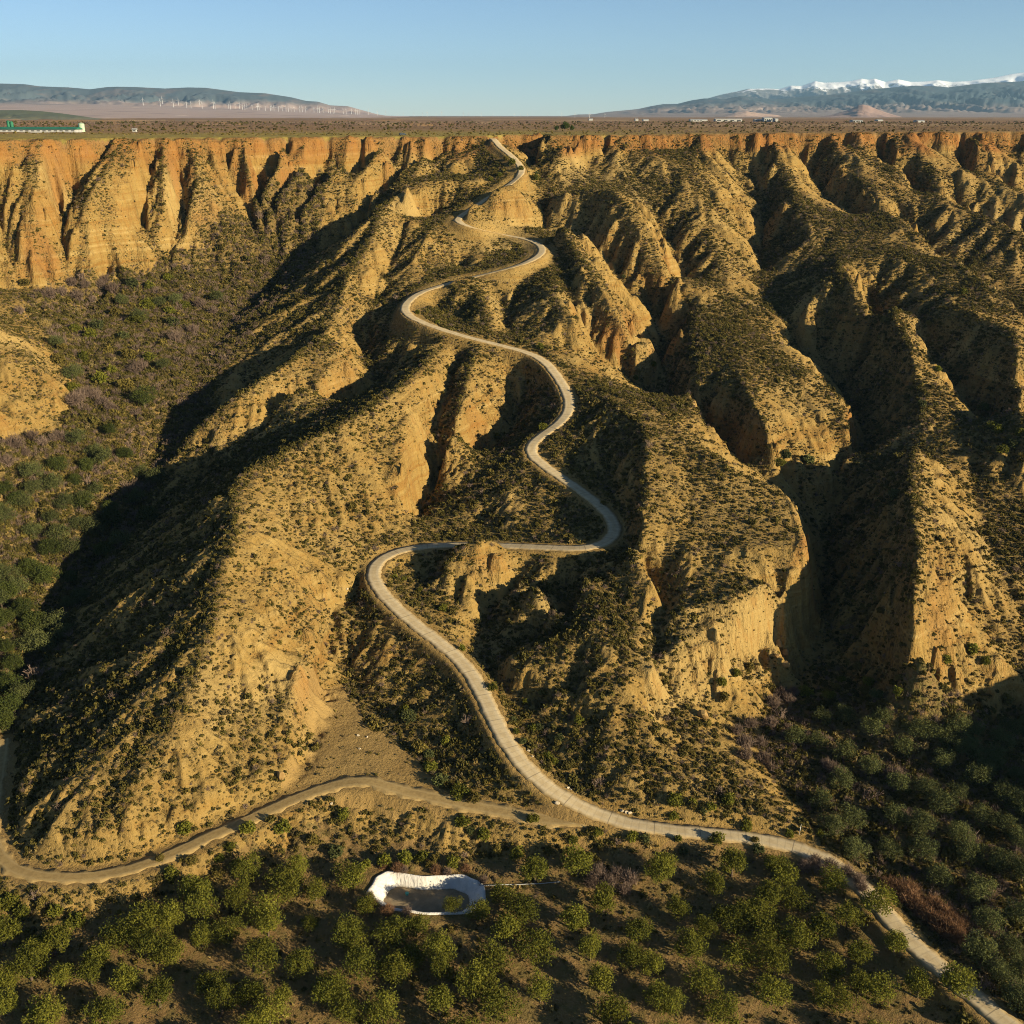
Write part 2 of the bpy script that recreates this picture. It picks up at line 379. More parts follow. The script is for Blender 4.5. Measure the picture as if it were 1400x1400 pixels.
def blur(a, s):
    n = max(1, int(3 * s + .5))
    k = np.exp(-.5 * (np.arange(-n, n + 1) / s) ** 2)
    k /= k.sum()
    b = np.pad(a, ((n, n), (0, 0)), 'edge')
    a = sum(k[i] * b[i:i + a.shape[0]] for i in range(2 * n + 1))
    b = np.pad(a, ((0, 0), (n, n)), 'edge')
    return sum(k[i] * b[:, i:i + a.shape[1]] for i in range(2 * n + 1))


def bil(a, x, y, x0=GX0, y0=GY0):
    fx = np.clip(x - x0, 0, a.shape[1] - 1.001)
    fy = np.clip(y - y0, 0, a.shape[0] - 1.001)
    i, j = fx.astype(int), fy.astype(int)
    fx, fy = fx - i, fy - j
    return (a[j, i] * (1 - fx) + a[j, i + 1] * fx) * (1 - fy) + (a[j + 1, i] * (1 - fx) + a[j + 1, i + 1] * fx) * fy


rimX, rimZ = RIM[:, 0], RIM[:, 2]


def rim_y(x):
    return np.interp(x, rimX, RIM[:, 1])


def plateau_z(x):
    xs = np.linspace(-500, 560, 200)
    zs = np.interp(xs, rimX, rimZ)
    k = np.ones(25) / 25
    zs = np.convolve(np.pad(zs, 12, 'edge'), k, 'valid')
    return np.interp(x, xs, zs)


FREE = np.vstack([resample(l, 0.6) for l in L])
pts = np.vstack([FREE, ROAD, TRACK])
gx, gy = np.meshgrid(np.arange(GX0, GX1 + 1.0), np.arange(GY0, GY1 + 1.0))
rimd = gy - rim_y(gx)


def solve():
    Z = None
    for step in (16, 8, 4, 2, 1):
        nx, ny = (NX - 1) // step + 2, (NY - 1) // step + 2
        i = ((pts[:, 0] - GX0) / step + .5).astype(int)
        j = ((pts[:, 1] - GY0) / step + .5).astype(int)
        ok = (i >= 0) & (j >= 0) & (i < nx) & (j < ny)
        s, c = np.zeros((ny, nx)), np.zeros((ny, nx))
        np.add.at(s, (j[ok], i[ok]), pts[ok, 2])
        np.add.at(c, (j[ok], i[ok]), 1)
        X, Y = np.meshgrid(GX0 + step * np.arange(nx), GY0 + step * np.arange(ny))
        pm = (Y - rim_y(X)) > max(step * .8, 1.5)
        fix = c > 0
        val = np.where(fix, s / np.maximum(c, 1), 0)
        val[pm] = plateau_z(X)[pm]
        fix = fix | pm
        if step <= 2:                         # caprock: a steep first few metres wherever nothing else is traced
            near = blur(((c > 0) & ~pm & (Y - rim_y(X) < -4)).astype(float), 3 / step) > .01
            cp = (np.abs(Y - rim_y(X) + 5) < 1.1) & ~near & ~fix & (np.abs(X) < 420)
            val[cp] = plateau_z(X)[cp] - 9
            fix |= cp
        if Z is None:
            Z = np.where(fix, val, val[fix].mean())
            its = 1500
        else:
            Z = bil(Z, (X - GX0) / (2 * step), (Y - GY0) / (2 * step), 0, 0)
            its = {8: 500, 4: 250, 2: 120, 1: 60}[step]
        Z[fix] = val[fix]
        free = ~fix
        for _ in range(its):
            P_ = np.pad(Z, 1, 'edge')
            A = .25 * (P_[:-2, 1:-1] + P_[2:, 1:-1] + P_[1:-1, :-2] + P_[1:-1, 2:])
            Z = np.where(free, A, Z)
    return Z[:NY, :NX]


def stronger(k, sig, cap):
    """sharpen the relief: crests come up and towards the eye, gullies go down and away, each along its own sight line"""
    B = solve()
    rel = bil(B - blur(B, sig), FREE[:, 0], FREE[:, 1])
    dm = np.full(len(FREE), 99.0)
    for line in (ROAD[::6], TRACK[::6]):
        for x, y, z in line:
            dm = np.minimum(dm, np.hypot(FREE[:, 0] - x, FREE[:, 1] - y))
    rel *= np.clip((H - FREE[:, 2] - 25) / 60, .25, 1)
    rel *= np.clip((dm - 5) / 14, 0, 1) * np.clip((rim_y(FREE[:, 0]) - FREE[:, 1] - 60) / 120, 0, 1)
    s = (H - FREE[:, 2] - k * rel) / (H - FREE[:, 2])
    s = np.clip(s, 1 - cap, 1 + cap)[:, None]
    FREE[:] = np.array([0, 0, H]) + (FREE - np.array([0, 0, H])) * s


stronger(.28, 24, .022)
pts = np.vstack([FREE, ROAD, TRACK])
BASE = blur(solve(), 0.9)
wsoft = (np.clip((gy - 330) / 150, 0, 1) * np.clip((-10 - rimd) / 25, 0, 1)) * np.clip((45 - np.abs(gx + 10)) / -30 + 1, 0.15, 1) * (gx > -75)
BASE = BASE * (1 - wsoft) + blur(BASE, 3.2) * wsoft
B3 = blur(BASE, 2.5)
GRY, GRX = np.gradient(B3)
SLOPE = np.hypot(GRX, GRY)
CURV = B3 - blur(B3, 4.5)              # positive along crests

# distance to road and track (1 m raster, good to ~10 m)


def dist_raster(P, rad=27):
    d = np.full((NY, NX), 99.0)
    zz = np.zeros((NY, NX))
    for x, y, z in P[::2]:
        i, j = int(round(x - GX0)), int(round(y - GY0))
        a0, a1, b0, b1 = max(0, i - rad), min(NX, i + rad + 1), max(0, j - rad), min(NY, j + rad + 1)
        if a0 >= a1 or b0 >= b1:
            continue
        q = np.hypot(gx[b0:b1, a0:a1] - x, gy[b0:b1, a0:a1] - y)
        m = q < d[b0:b1, a0:a1]
        d[b0:b1, a0:a1][m] = q[m]
        zz[b0:b1, a0:a1][m] = z
    return d, zz


DR, ZR = dist_raster(ROAD)
DT, ZT = dist_raster(TRACK)


def hash2(i, j, k=0):
    h = (i.astype(np.int64) * 374761393 + j.astype(np.int64) * 668265263 + k * 974711) & 0xffffffff
    h = ((h ^ (h >> 13)) * 1274126177) & 0xffffffff
    return ((h ^ (h >> 16)) & 0xffff) / 65535.0


def vnoise(x, y, k=0):
    i, j = np.floor(x), np.floor(y)
    fx, fy = x - i, y - j
    fx, fy = fx * fx * (3 - 2 * fx), fy * fy * (3 - 2 * fy)
    return ((hash2(i, j, k) * (1 - fx) + hash2(i + 1, j, k) * fx) * (1 - fy) +
            (hash2(i, j + 1, k) * (1 - fx) + hash2(i + 1, j + 1, k) * fx) * fy) * 2 - 1


def fbm(x, y, o=4, k=0):
    s, a, t = 0, 1.0, 0
    for q in range(o):
        s = s + a * vnoise(x, y, k + q)
        t += a
        a *= .5
        x, y = x * 2.03 + 17.1, y * 2.03 - 9.7
    return s / t


def gullies(x, y, dx, dy, cell, k):
    """ridges and rills that run down the slope (dx, dy = unit downhill direction); returns height and its gradient"""
    px, py_ = x / cell, y / cell
    i0, j0 = np.floor(px), np.floor(py_)
    h = np.zeros_like(x)
    gx_ = np.zeros_like(x)
    gy_ = np.zeros_like(x)
    ws = np.zeros_like(x)
    tx, ty = -dy, dx
    for a in (-1, 0, 1):
        for b in (-1, 0, 1):
            i, j = i0 + a, j0 + b
            ox, oy = i + hash2(i, j, k), j + hash2(i, j, k + 1)
            vx, vy = px - ox, py_ - oy
            wgt = np.exp(-2.0 * (vx * vx + vy * vy))
            ph = (vx * tx + vy * ty) * 2 * math.pi * .9
            c, s_ = np.cos(ph), np.sin(ph)
            h += wgt * c
            gx_ += -wgt * s_ * tx
            gy_ += -wgt * s_ * ty
            ws += wgt
    return h / ws, gx_ / ws, gy_ / ws


def smooth(a, b, x):
    t = np.clip((x - a) / (b - a), 0, 1)
    return t * t * (3 - 2 * t)


def inside(x, y, poly):
    c = np.zeros(x.shape, bool)
    n = len(poly)
    for i in range(n):
        x1, y1 = poly[i][0], poly[i][1]
        x2, y2 = poly[(i + 1) % n][0], poly[(i + 1) % n][1]
        if y1 == y2:
            continue
        m = ((y1 > y) != (y2 > y)) & (x < (x2 - x1) * (y - y1) / (y2 - y1) + x1)
        c ^= m
    return c


# the even sunlit hillside right of the road and the banded cliff below it
M_FACE = pl((815, 536, 45), (886, 592, 41.5), (881, 690, 33), (873, 758, 27), (910, 836, 19), (1000, 818, 21), (1080, 776, 24), (1111, 765, 24.8), (1100, 720, 28), (1085, 683, 31), (1000, 645, 36), (880, 551, 43.5))
M_CLIFF = pl((895, 830, 19.5), (1000, 815, 21.5), (1062, 785, 23), (1070, 830, 14), (1062, 895, 7.5), (1040, 915, 7), (1000, 930, 6.5), (890, 992, 5), (872, 905, 13.5))


def land(x, y, detail=True):
    """height of the land; x, y arrays. Also returns masks used by the materials and the planting."""
    z = bil(BASE, x, y)
    sx, sy = bil(GRX, x, y), bil(GRY, x, y)
    sl = np.hypot(sx, sy) + 1e-6
    dr, dt = bil(DR, x, y), bil(DT, x, y)
    rd = y - rim_y(x)
    plat = smooth(-1.5, 2.5, rd)
    near = np.where(y > 430, smooth(3, 24, dr), smooth(2.5, 10, dr))
    calm = smooth(.10, .45, sl) * (1 - plat) * near * smooth(2.5, 7, dt)
    inb = ((x > GX0 + 2) & (x < GX1 - 2) & (y < GY1 - 4)).astype(float)
    e = 0
    if detail:
        dx, dy = -sx / sl, -sy / sl
        amp = calm * np.minimum(sl, 1.9) * (1 - .75 * smooth(.25, 1.1, bil(CURV, x, y)))
        farx = 1 + .7 * smooth(380, 480, y)
        calm = calm * (1 - .6 * inside(x, y, M_FACE)) * (1 - .7 * inside(x, y, M_CLIFF))
        bands = 1 + 1.2 * inside(x, y, M_CLIFF)
        for cell, a, k in ((46, 3.2, 61), (24, 2.2, 1), (11, 1.7, 11), (5, 1.1, 21), (2.3, .6, 31)):
            hh, gx_, gy_ = gullies(x, y, dx, dy, cell, k)
            if cell == 46:
                hh = hh * smooth(360, 460, y) * smooth(-90, -40, x)
            e = e + a * amp * hh * (farx if cell > 8 else 1)
            ddx, ddy = dx - .55 * gx_, dy - .55 * gy_
            n = np.hypot(ddx, ddy) + 1e-6
            dx, dy = ddx / n, ddy / n
        z = z + e
        # hard bands in the marl: ledges that stand a little proud on steep ground
        band = 3.6 + 0 * z
        q = (z + 1.2 * fbm(x / 40, y / 40, 2, 5)) / band
        f = q - np.floor(q)
        st = (smooth(.15, .85, f) - f) * band
        z = z + st * np.minimum(.75 * bands, .85) * smooth(.6, 1.1, sl) * np.maximum(calm, .9 * (bands > 1.5)) * smooth(-.35, .25, fbm(x / 26, y / 26, 2, 48))
        crag = (1 - 2.2 * np.abs(fbm(x / 7, y / 7, 4, 40))) * 1.1 + .55 * fbm(x / 2.2, y / 2.2, 3, 44) - 1.0 * np.abs(fbm(x / 16, y / 16, 3, 45))
        z = z + (1 - .5 * smooth(.3, 1.2, bil(CURV, x, y))) * near * (1 - plat) * crag * smooth(.2, .85, sl) * (1 - .5 * (bands > 1.5)) * (1 - .6 * inside(x, y, M_FACE)) * (.45 + .75 * smooth(-.3, .3, fbm(x / 30, y / 30, 2, 47))) * smooth(2.5, 6, dt)
        z = z + .32 * fbm(x / 1.25, y / 1.25, 2, 49) * smooth(.12, .6, sl) * near * (1 - plat) * smooth(2.5, 6, dt)
        z = z + (.35 * fbm(x / 14, y / 14, 3, 50) + .07 * fbm(x / 1.7, y / 1.7, 2, 55)) * smooth(2.6, 8, dr) * smooth(2.4, 6, dt)
        z = np.where((rd < 0) & (rd > -80), np.minimum(z, plateau_z(x) - .15 - .06 * np.abs(fbm(x / 3, y / 3, 2, 59))), z)
        # brows of the plateau: the red cap crumbles
        z = z - 1.6 * np.abs(fbm(x / 6, y / 6, 3, 60)) * np.exp(-(rd / 4) ** 2) * smooth(4, 14, dr)
    # level the road bed and the track into the land
    zr = bil(ZRS, x, y)
    k = 1 - smooth(2.7, 5.2, dr)
    z = z * (1 - k) + (zr - .12 - .55 * smooth(2.3, 4, dr) * smooth(420, 450, y)) * k
    zt = bil(ZTS, x, y)
    k = (1 - smooth(2.7, 6.5, dt)) * smooth(3, 6, dr)
    z = z * (1 - k) + (zt + .06 * vnoise(x * 1.2, y * 1.2, 70) - .10) * k
    return z, sl, dr, dt, rd, e


ZRS = np.where(DR < 90, ZR, BASE)
ZTS = np.where(DT < 90, ZT, BASE)


# ------------------------------------------------------------------ helpers for objects
def tag(o, label=None, cat=None, group=None, kind=None):
    for k, v in (('label', label), ('category', cat), ('group', group), ('kind', kind)):
        if v:
            o[k] = v
    return o


def mesh_np(name, V, Fq, mat=None, parent=None, smooth_=False):
    """V (n,3) and Fq (m,3|4) numpy arrays -> one linked mesh object"""
    me = bpy.data.meshes.new(name)
    V = np.ascontiguousarray(V, np.float32)
    Fq = np.ascontiguousarray(Fq, np.int32)
    k = Fq.shape[1]
    me.vertices.add(len(V))
    me.vertices.foreach_set('co', V.ravel())
    me.loops.add(Fq.size)
    me.loops.foreach_set('vertex_index', Fq.ravel())
    me.polygons.add(len(Fq))
    me.polygons.foreach_set('loop_start', np.arange(0, Fq.size, k, dtype=np.int32))
    if smooth_:
        me.polygons.foreach_set('use_smooth', np.ones(len(Fq), bool))
    me.update(calc_edges=True)
    if mat:
        me.materials.append(mat)
    o = bpy.data.objects.new(name, me)
    COL.objects.link(o)
    if parent:
        o.parent = parent
    return o


def grid_faces(nr, nc):
    a = np.arange(nr * nc).reshape(nr, nc)
    return np.stack([a[:-1, :-1], a[:-1, 1:], a[1:, 1:], a[1:, :-1]], -1).reshape(-1, 4)


# ------------------------------------------------------------------ materials
def new_mat(name):
    m = bpy.data.materials.new(name)
    m.use_nodes = True
    b = m.node_tree.nodes['Principled BSDF']
    b.inputs['Roughness'].default_value = .95
    b.inputs['Specular IOR Level'].default_value = .12
    return m, m.node_tree, b


class NT:
    """a few shortcuts for wiring shader nodes"""

    def __init__(s, t):
        s.t = t

    def n(s, typ, **kw):
        q = s.t.nodes.new(typ)
        for k, v in kw.items():
            setattr(q, k, v)
        return q

    def put(s, sock, v):
        if isinstance(v, (int, float)):
            sock.default_value = v
        elif isinstance(v, tuple):
            sock.default_value = v if len(v) == 4 or sock.type != 'RGBA' else v + (1,)
        else:
            s.t.links.new(v, sock)

    def math(s, op, a, b=0.0, c=0.0, clamp=False):
        q = s.n('ShaderNodeMath', operation=op, use_clamp=clamp)
        s.put(q.inputs[0], a)
        s.put(q.inputs[1], b)
        s.put(q.inputs[2], c)
        return q.outputs[0]

    def mix(s, f, a, b, mode='MIX'):
        q = s.n('ShaderNodeMix', data_type='RGBA', blend_type=mode)
        s.put(q.inputs[0], f)
        s.put(q.inputs[6], a)
        s.put(q.inputs[7], b)
        return q.outputs[2]

    def noise(s, vec, scale, detail=3, rough=.55, col=False):
        q = s.n('ShaderNodeTexNoise')
        s.put(q.inputs['Vector'], vec)
        q.inputs['Scale'].default_value = scale
        q.inputs['Detail'].default_value = detail
        q.inputs['Roughness'].default_value = rough
        return q.outputs[1 if col else 0]

    def step(s, x, a, b):
        q = s.n('ShaderNodeMapRange', interpolation_type='SMOOTHSTEP')
        s.put(q.inputs[0], x)
        s.put(q.inputs[1], a)
        s.put(q.inputs[2], b)
        return q.outputs[0]

    def pos(s, scale=(1, 1, 1)):
        g = s.n('ShaderNodeNewGeometry')
        if scale == (1, 1, 1):
            return g.outputs['Position']
        q = s.n('ShaderNodeVectorMath', operation='MULTIPLY')
        s.t.links.new(g.outputs['Position'], q.inputs[0])
        q.inputs[1].default_value = scale
        return q.outputs[0]

    def attr(s, name):
        q = s.n('ShaderNodeAttribute', attribute_name=name)
        sep = s.n('ShaderNodeSeparateColor')
        s.t.links.new(q.outputs['Color'], sep.inputs[0])
        return sep.outputs[0], sep.outputs[1], sep.outputs[2], q.outputs['Alpha']

    def bump(s, b, h, dist, strength=1.0):
        q = s.n('ShaderNodeBump')
        s.put(q.inputs['Height'], h)
        q.inputs['Distance'].default_value = dist
        q.inputs['Strength'].default_value = strength
        s.t.links.new(q.outputs[0], b.inputs['Normal'])


def flat_mat(name, c, c2=None, scale=3.0, rough=.9, rand=0.0):
    """plain weathered surface: two close tones in a noise, optionally varied from object to object"""
    m, t, b = new_mat(name)
    k = NT(t)
    b.inputs['Roughness'].default_value = rough
    c2 = c2 or tuple(x * .8 for x in c)
    tc = k.n('ShaderNodeTexCoord').outputs['Object']
    col = k.mix(k.step(k.noise(tc, scale, 4), .35, .65), c, c2)
    if rand:
        oi = k.n('ShaderNodeObjectInfo')
        hsv = k.n('ShaderNodeHueSaturation')
        k.put(hsv.inputs['Value'], k.math('MULTIPLY_ADD', oi.outputs['Random'], 2 * rand, 1 - rand))
        k.put(hsv.inputs['Hue'], k.math('MULTIPLY_ADD', k.math('FRACT', k.math('MULTIPLY', oi.outputs['Random'], 7.13)), .05 * rand, .5 - .025 * rand))
        t.links.new(col, hsv.inputs['Color'])
        col = hsv.outputs[0]
    t.links.new(col, b.inputs['Base Color'])
    return m


def leaf_mat(name, c, c2, rand=.35):
    m, t, b = new_mat(name)
    k = NT(t)
    oi = k.n('ShaderNodeObjectInfo')
    at = k.n('ShaderNodeAttribute', attribute_name='tone')
    f = k.math('ADD', k.math('MULTIPLY', at.outputs['Fac'], .65), k.math('MULTIPLY', oi.outputs['Random'], .35))
    col = k.mix(f, c, c2)
    hsv = k.n('ShaderNodeHueSaturation')
    k.put(hsv.inputs['Value'], k.math('MULTIPLY_ADD', k.math('FRACT', k.math('MULTIPLY', oi.outputs['Random'], 5.7)), 2 * rand, 1 - rand))
    t.links.new(col, hsv.inputs['Color'])
    t.links.new(hsv.outputs[0], b.inputs['Base Color'])
    tr = k.n('ShaderNodeBsdfTranslucent')
    t.links.new(hsv.outputs[0], tr.inputs[0])
    mx = k.n('ShaderNodeMixShader')
    mx.inputs[0].default_value = .22
    t.links.new(b.outputs[0], mx.inputs[1])
    t.links.new(tr.outputs[0], mx.inputs[2])
    t.links.new(mx.outputs[0], t.nodes['Material Output'].inputs['Surface'])
    return m


def ground_material():
    m, t, b = new_mat('marl_ground')
    k = NT(t)
    P = k.pos()
    veg, red, soil, plat = k.attr('cover')
    dirt, green, pale, cliff_ = k.attr('earth')
    big = k.noise(P, .035, 3)
    mid = k.noise(P, .22, 4)
    fine = k.noise(P, 1.6, 5, .65)
    col = k.mix(k.step(big, .35, .65), (.315, .212, .066), (.265, .170, .048))
    col = k.mix(k.step(mid, .3, .75), col, (.36, .255, .088))
    # beds of the marl: follow the height, wavering a little
    warp = k.n('ShaderNodeVectorMath', operation='ADD')
    sc_ = k.pos((.012, .012, .55))
    t.links.new(sc_, warp.inputs[0])
    bed = k.noise(warp.outputs[0], 1.0, 4, .6)
    col = k.mix(k.math('MULTIPLY', k.step(bed, .52, .66), k.math('MULTIPLY_ADD', cliff_, .4, .5)), col, (.42, .31, .125))
    col = k.mix(k.math('MULTIPLY', k.math('SUBTRACT', 1.0, k.step(bed, .34, .46)), k.math('MULTIPLY_ADD', cliff_, .4, .5)), col, (.26, .145, .036))
    col = k.mix(k.math('MULTIPLY', pale, .75), col, (.41, .305, .125))
    orange = k.mix(k.step(mid, .35, .7), (.29, .120, .030), (.22, .080, .022))
    col = k.mix(k.math('MULTIPLY', red, .92), col, orange)
    col = k.mix(k.math('MULTIPLY', cliff_, k.math('MULTIPLY', .6, k.step(k.noise(k.pos((.5, .5, .08)), 1.0, 3), .45, .7))), col, (.30, .165, .045))
    brown = k.mix(k.step(fine, .35, .65), (.25, .165, .078), (.18, .115, .052))
    col = k.mix(soil, col, brown)
    col = k.mix(k.math('MULTIPLY', green, k.step(k.noise(P, .45, 4), .42, .62)), col, (.085, .10, .025))
    # low dry scrub and litter between the shrubs
    v = k.n('ShaderNodeTexVoronoi')
    t.links.new(P, v.inputs['Vector'])
    v.inputs['Scale'].default_value = .95
    tuft = k.math('SUBTRACT', 1.0, v.outputs['Distance'])
    s1 = k.step(k.math('ADD', tuft, k.math('MULTIPLY', fine, .5)), k.math('MULTIPLY_ADD', veg, -.55, 1.22), k.math('MULTIPLY_ADD', veg, -.55, 1.34))
    litter = k.mix(k.step(k.noise(P, .8, 2), .4, .65), (.10, .072, .027), (.135, .102, .032))
    col = k.mix(k.math('MULTIPLY', s1, .8), col, litter)
    col = k.mix(k.math('MULTIPLY', k.math('MULTIPLY', veg, k.step(mid, .25, .6)), .7), col, (.155, .115, .043))
    track = k.mix(k.step(fine, .35, .7), (.31, .215, .088), (.25, .168, .064))
    col = k.mix(dirt, col, track)
    # the fields of the plateau
    pf = k.noise(k.pos((.0012, .004, 0)), 1.0, 4, .6)
    pv = k.n('ShaderNodeTexVoronoi')
    k.put(pv.inputs['Vector'], k.pos((.0022, .0045, 0)))
    pv.inputs['Scale'].default_value = 1.0
    fld = k.mix(k.step(pf, .38, .62), (.24, .14, .085), (.30, .19, .085))
    sepc = k.n('ShaderNodeSeparateColor')
    t.links.new(pv.outputs['Color'], sepc.inputs[0])
    fld = k.mix(k.math('MULTIPLY', sepc.outputs[0], .5), fld, (.18, .105, .07))
    fld = k.mix(k.step(sepc.outputs[1], .8, .85), fld, (.36, .25, .16))
    fld = k.mix(green, fld, k.mix(k.step(k.noise(P, .05, 4), .4, .6), (.31, .25, .065), (.235, .205, .05)))
    fld = k.mix(k.math('MULTIPLY', k.step(k.noise(P, .25, 4), .5, .64), .5), fld, (.13, .09, .04))
    col = k.mix(plat, col, fld)
    col = k.mix(k.math('MULTIPLY', k.step(fine, .3, .8), .2), col, (.43, .32, .15))
    col = k.mix(1.0, col, (.80, .745, .65), 'MULTIPLY')
    t.links.new(col, b.inputs['Base Color'])
    hgt = k.math('ADD', k.math('MULTIPLY', fine, .6), k.math('MULTIPLY', k.noise(P, 5.0, 3), .25))
    hgt = k.math('ADD', hgt, k.math('MULTIPLY', s1, .5))
    streak = k.noise(k.pos((1.1, 1.1, .10)), 1.0, 4, .6)
    hgt = k.math('ADD', hgt, k.math('MULTIPLY', cliff_, k.math('ADD', k.math('MULTIPLY', bed, 1.6), k.math('MULTIPLY', streak, 1.5))))
    hgt = k.math('ADD', hgt, k.math('MULTIPLY', mid, 1.2))
    k.bump(b, hgt, .75, .9)
    return m


# ------------------------------------------------------------------ where things grow
ORCH = pl(*[(a, b, -6) for a, b in [(-200, 1300), (60, 1280), (250, 1222), (440, 1150), (520, 1168), (700, 1185), (850, 1178), (1060, 1180), (1130, 1205), (1240, 1330), (1340, 1440), (600, 1600), (-300, 1600)]])
GROVE = pl(*[(a, b, -3) for a, b in [(1060, 975), (1130, 965), (1250, 1000), (1420, 985), (1700, 1000), (1700, 1500), (1420, 1420), (1330, 1330), (1240, 1235), (1140, 1150), (1040, 1040)]])
VALE = pl((40, 395, 67), (300, 375, 62), (470, 355, 60), (400, 420, 53), (300, 520, 37), (215, 650, 22), (130, 790, 10), (80, 890, 4), (15, 1000, 0), (-100, 1150, -2),
          (-300, 800, 15), (-100, 640, 32), (0, 618, 33), (75, 585, 36), (108, 548, 39), (66, 455, 55), (36, 425, 60))
SAND = pl(*[(a, b, 3) for a, b in [(425, 945), (470, 940), (520, 995), (575, 1040), (660, 1090), (600, 1100), (520, 1090), (440, 1085), (395, 1065), (430, 1020)]])
POND_RIM = [(507, 1224), (510, 1207), (523, 1194), (545, 1193), (570, 1197), (600, 1198), (630, 1196), (650, 1204), (661, 1222), (652, 1240), (620, 1247), (570, 1247), (535, 1240)]
POND_Z = -5.3
PONDP = pl(*[(a, b, POND_Z) for a, b in POND_RIM])
PCX, PCY = np.mean([p[0] for p in PONDP]), np.mean([p[1] for p in PONDP])
POND_OUT = [(PCX + (p[0] - PCX) * 1.35, PCY + (p[1] - PCY) * 1.45) for p in PONDP]


def soft(x, y, poly, s=2.5, k=80):
    jx, jy = s * vnoise(x / 5, y / 5, k), s * vnoise(x / 5, y / 5, k + 1)
    return inside(x + jx, y + jy, poly).astype(float)


def pond_level(x, y, z):
    q = inside(x, y, POND_OUT)
    zz = np.where(q, POND_Z - .25, z)
    return np.where(inside(x, y, PONDP), POND_Z - 4.0, zz)


_land = land


def land(x, y, detail=True):
    z, sl, dr, dt, rd, e = _land(x, y, detail)
    return pond_level(x, y, z), sl, dr, dt, rd, e


def ground_z(x, y):
    a = np.atleast_1d(np.asarray(x, float))
    return land(a, np.atleast_1d(np.asarray(y, float)))[0]


def masks(x, y, z, sl, dr, dt, rd, e):
    sx, sy = bil(GRX, x, y), bil(GRY, x, y)
    nw = (-sx * -.80 + -sy * .60) / (sl + 1e-6)              # slopes that face away from the winter sun grow thicker
    plat = smooth(-1, 4, rd)
    orch, grove, vale, sand = soft(x, y, ORCH), soft(x, y, GROVE), soft(x, y, VALE, 4), soft(x, y, SAND)
    patch = fbm(x / 28, y / 28, 3, 90)
    veg = .78 + .24 * nw * smooth(.15, .5, sl) + .25 * patch
    veg = veg * (1 - .75 * smooth(1.35, 2.3, sl) * smooth(.6, .1, nw)) - .35 * smooth(.1, .6, e)
    veg = np.where(inside(x, y, M_FACE), veg * .72, veg)
    veg = np.where(vale > 0, .95, veg)
    veg = np.where(grove > 0, .75, veg)
    veg = np.where(orch > 0, .35 + .3 * patch, veg)
    veg = np.where(sand > 0, .05 + .2 * patch, veg)
    veg = np.clip(veg, 0, 1) * smooth(2.6, 4.2, dr) * smooth(2.6, 3.8, dt) * (1 - plat)
    zp = plateau_z(x)
    red = smooth(-14, -7, z - zp + 5 * fbm(x / 30, y / 30, 2, 95)) * smooth(-50, -20, rd) * (1 - plat) * (.8 + .2 * smooth(-60, 120, x + 30 * fbm(x / 40, y / 40, 2, 97)))
    red = np.maximum(red, .7 * smooth(.9, 1.6, sl) * smooth(.05, .45, fbm(x / 22, y / 22, 2, 99)))
    soil = np.maximum(orch * .85, np.maximum(grove * .9, vale * .5))
    soil = np.maximum(soil, (.25 + .4 * patch).clip(0, 1) * smooth(60, 200, x) * smooth(.2, .6, 1 - sl))
    dirt = np.maximum((1 - smooth(2.2, 4.0, dt)), .75 * sand * (1 - orch))
    dirt = np.maximum(dirt, .8 * (1 - smooth(2.4, 4.0, dr)))
    green = np.maximum(np.maximum(.6 * vale, .8 * grove), .5 * orch)
    green = np.where(plat > .5, smooth(260, 60, rd) * smooth(230, -80, x) + .15, green)
    pale = np.maximum(smooth(.15, .5, fbm(x / 35, y / 35, 3, 103)) * (1 - plat), 1.0 * inside(x, y, M_CLIFF))
    red = red * (1 - inside(x, y, M_CLIFF))
    cl = smooth(.6, 1.15, sl) * (1 - plat)
    return np.clip(np.stack([veg, red, soil, plat], 1), 0, 1), np.clip(np.stack([dirt, green, pale, cl], 1), 0, 1)


# ------------------------------------------------------------------ the ground: one sheet from under the camera to the horizon
us = np.r_[np.linspace(-.95, -.56, 60)[:-1], np.linspace(-.56, .56, 860), np.linspace(.56, .95, 60)[1:]]
ys = np.r_[np.exp(np.linspace(math.log(30), math.log(118), 60))[:-1], np.exp(np.linspace(math.log(118), math.log(730), 1040)),
           np.exp(np.linspace(math.log(738), math.log(30500), 140))]
U, Yg = np.meshgrid(us, ys)
Xg = (U * (Yg + 45)).ravel()
Yg = Yg.ravel()
far = smooth(760, 2500, Yg)
z, sl, dr, dt, rd, e = land(Xg, Yg)
ma, mb = masks(Xg, Yg, z, sl, dr, dt, rd, e)
zfar = plateau_z(Xg * 0) - 1.0
z = z * (1 - far) + zfar * far
dis = smooth(1300, 1900, Yg) * smooth(5200, 3200, Yg) * smooth(500, -400, Xg)      # dissected ground beyond the fields on the left
z = z - dis * 26 * smooth(-.1, .35, fbm(Xg / 260, Yg / 330, 4, 120)) + (1 - dis) * smooth(720, 900, Yg) * 1.2 * fbm(Xg / 90, Yg / 140, 3, 121)
rd_ = Yg - rim_y(Xg)
mb[:, 1] = np.where(rd_ > 40, mb[:, 1] * smooth(800, 300, rd_), mb[:, 1])
ground = mesh_np('ground', np.stack([Xg, Yg, z], 1), grid_faces(*U.shape), ground_material(), smooth_=True)
for nm, arr in (('cover', ma), ('earth', mb)):
    a = ground.data.attributes.new(nm, 'FLOAT_COLOR', 'POINT')
    a.data.foreach_set('color', np.ascontiguousarray(arr, np.float32).ravel())
tag(ground, kind='structure')


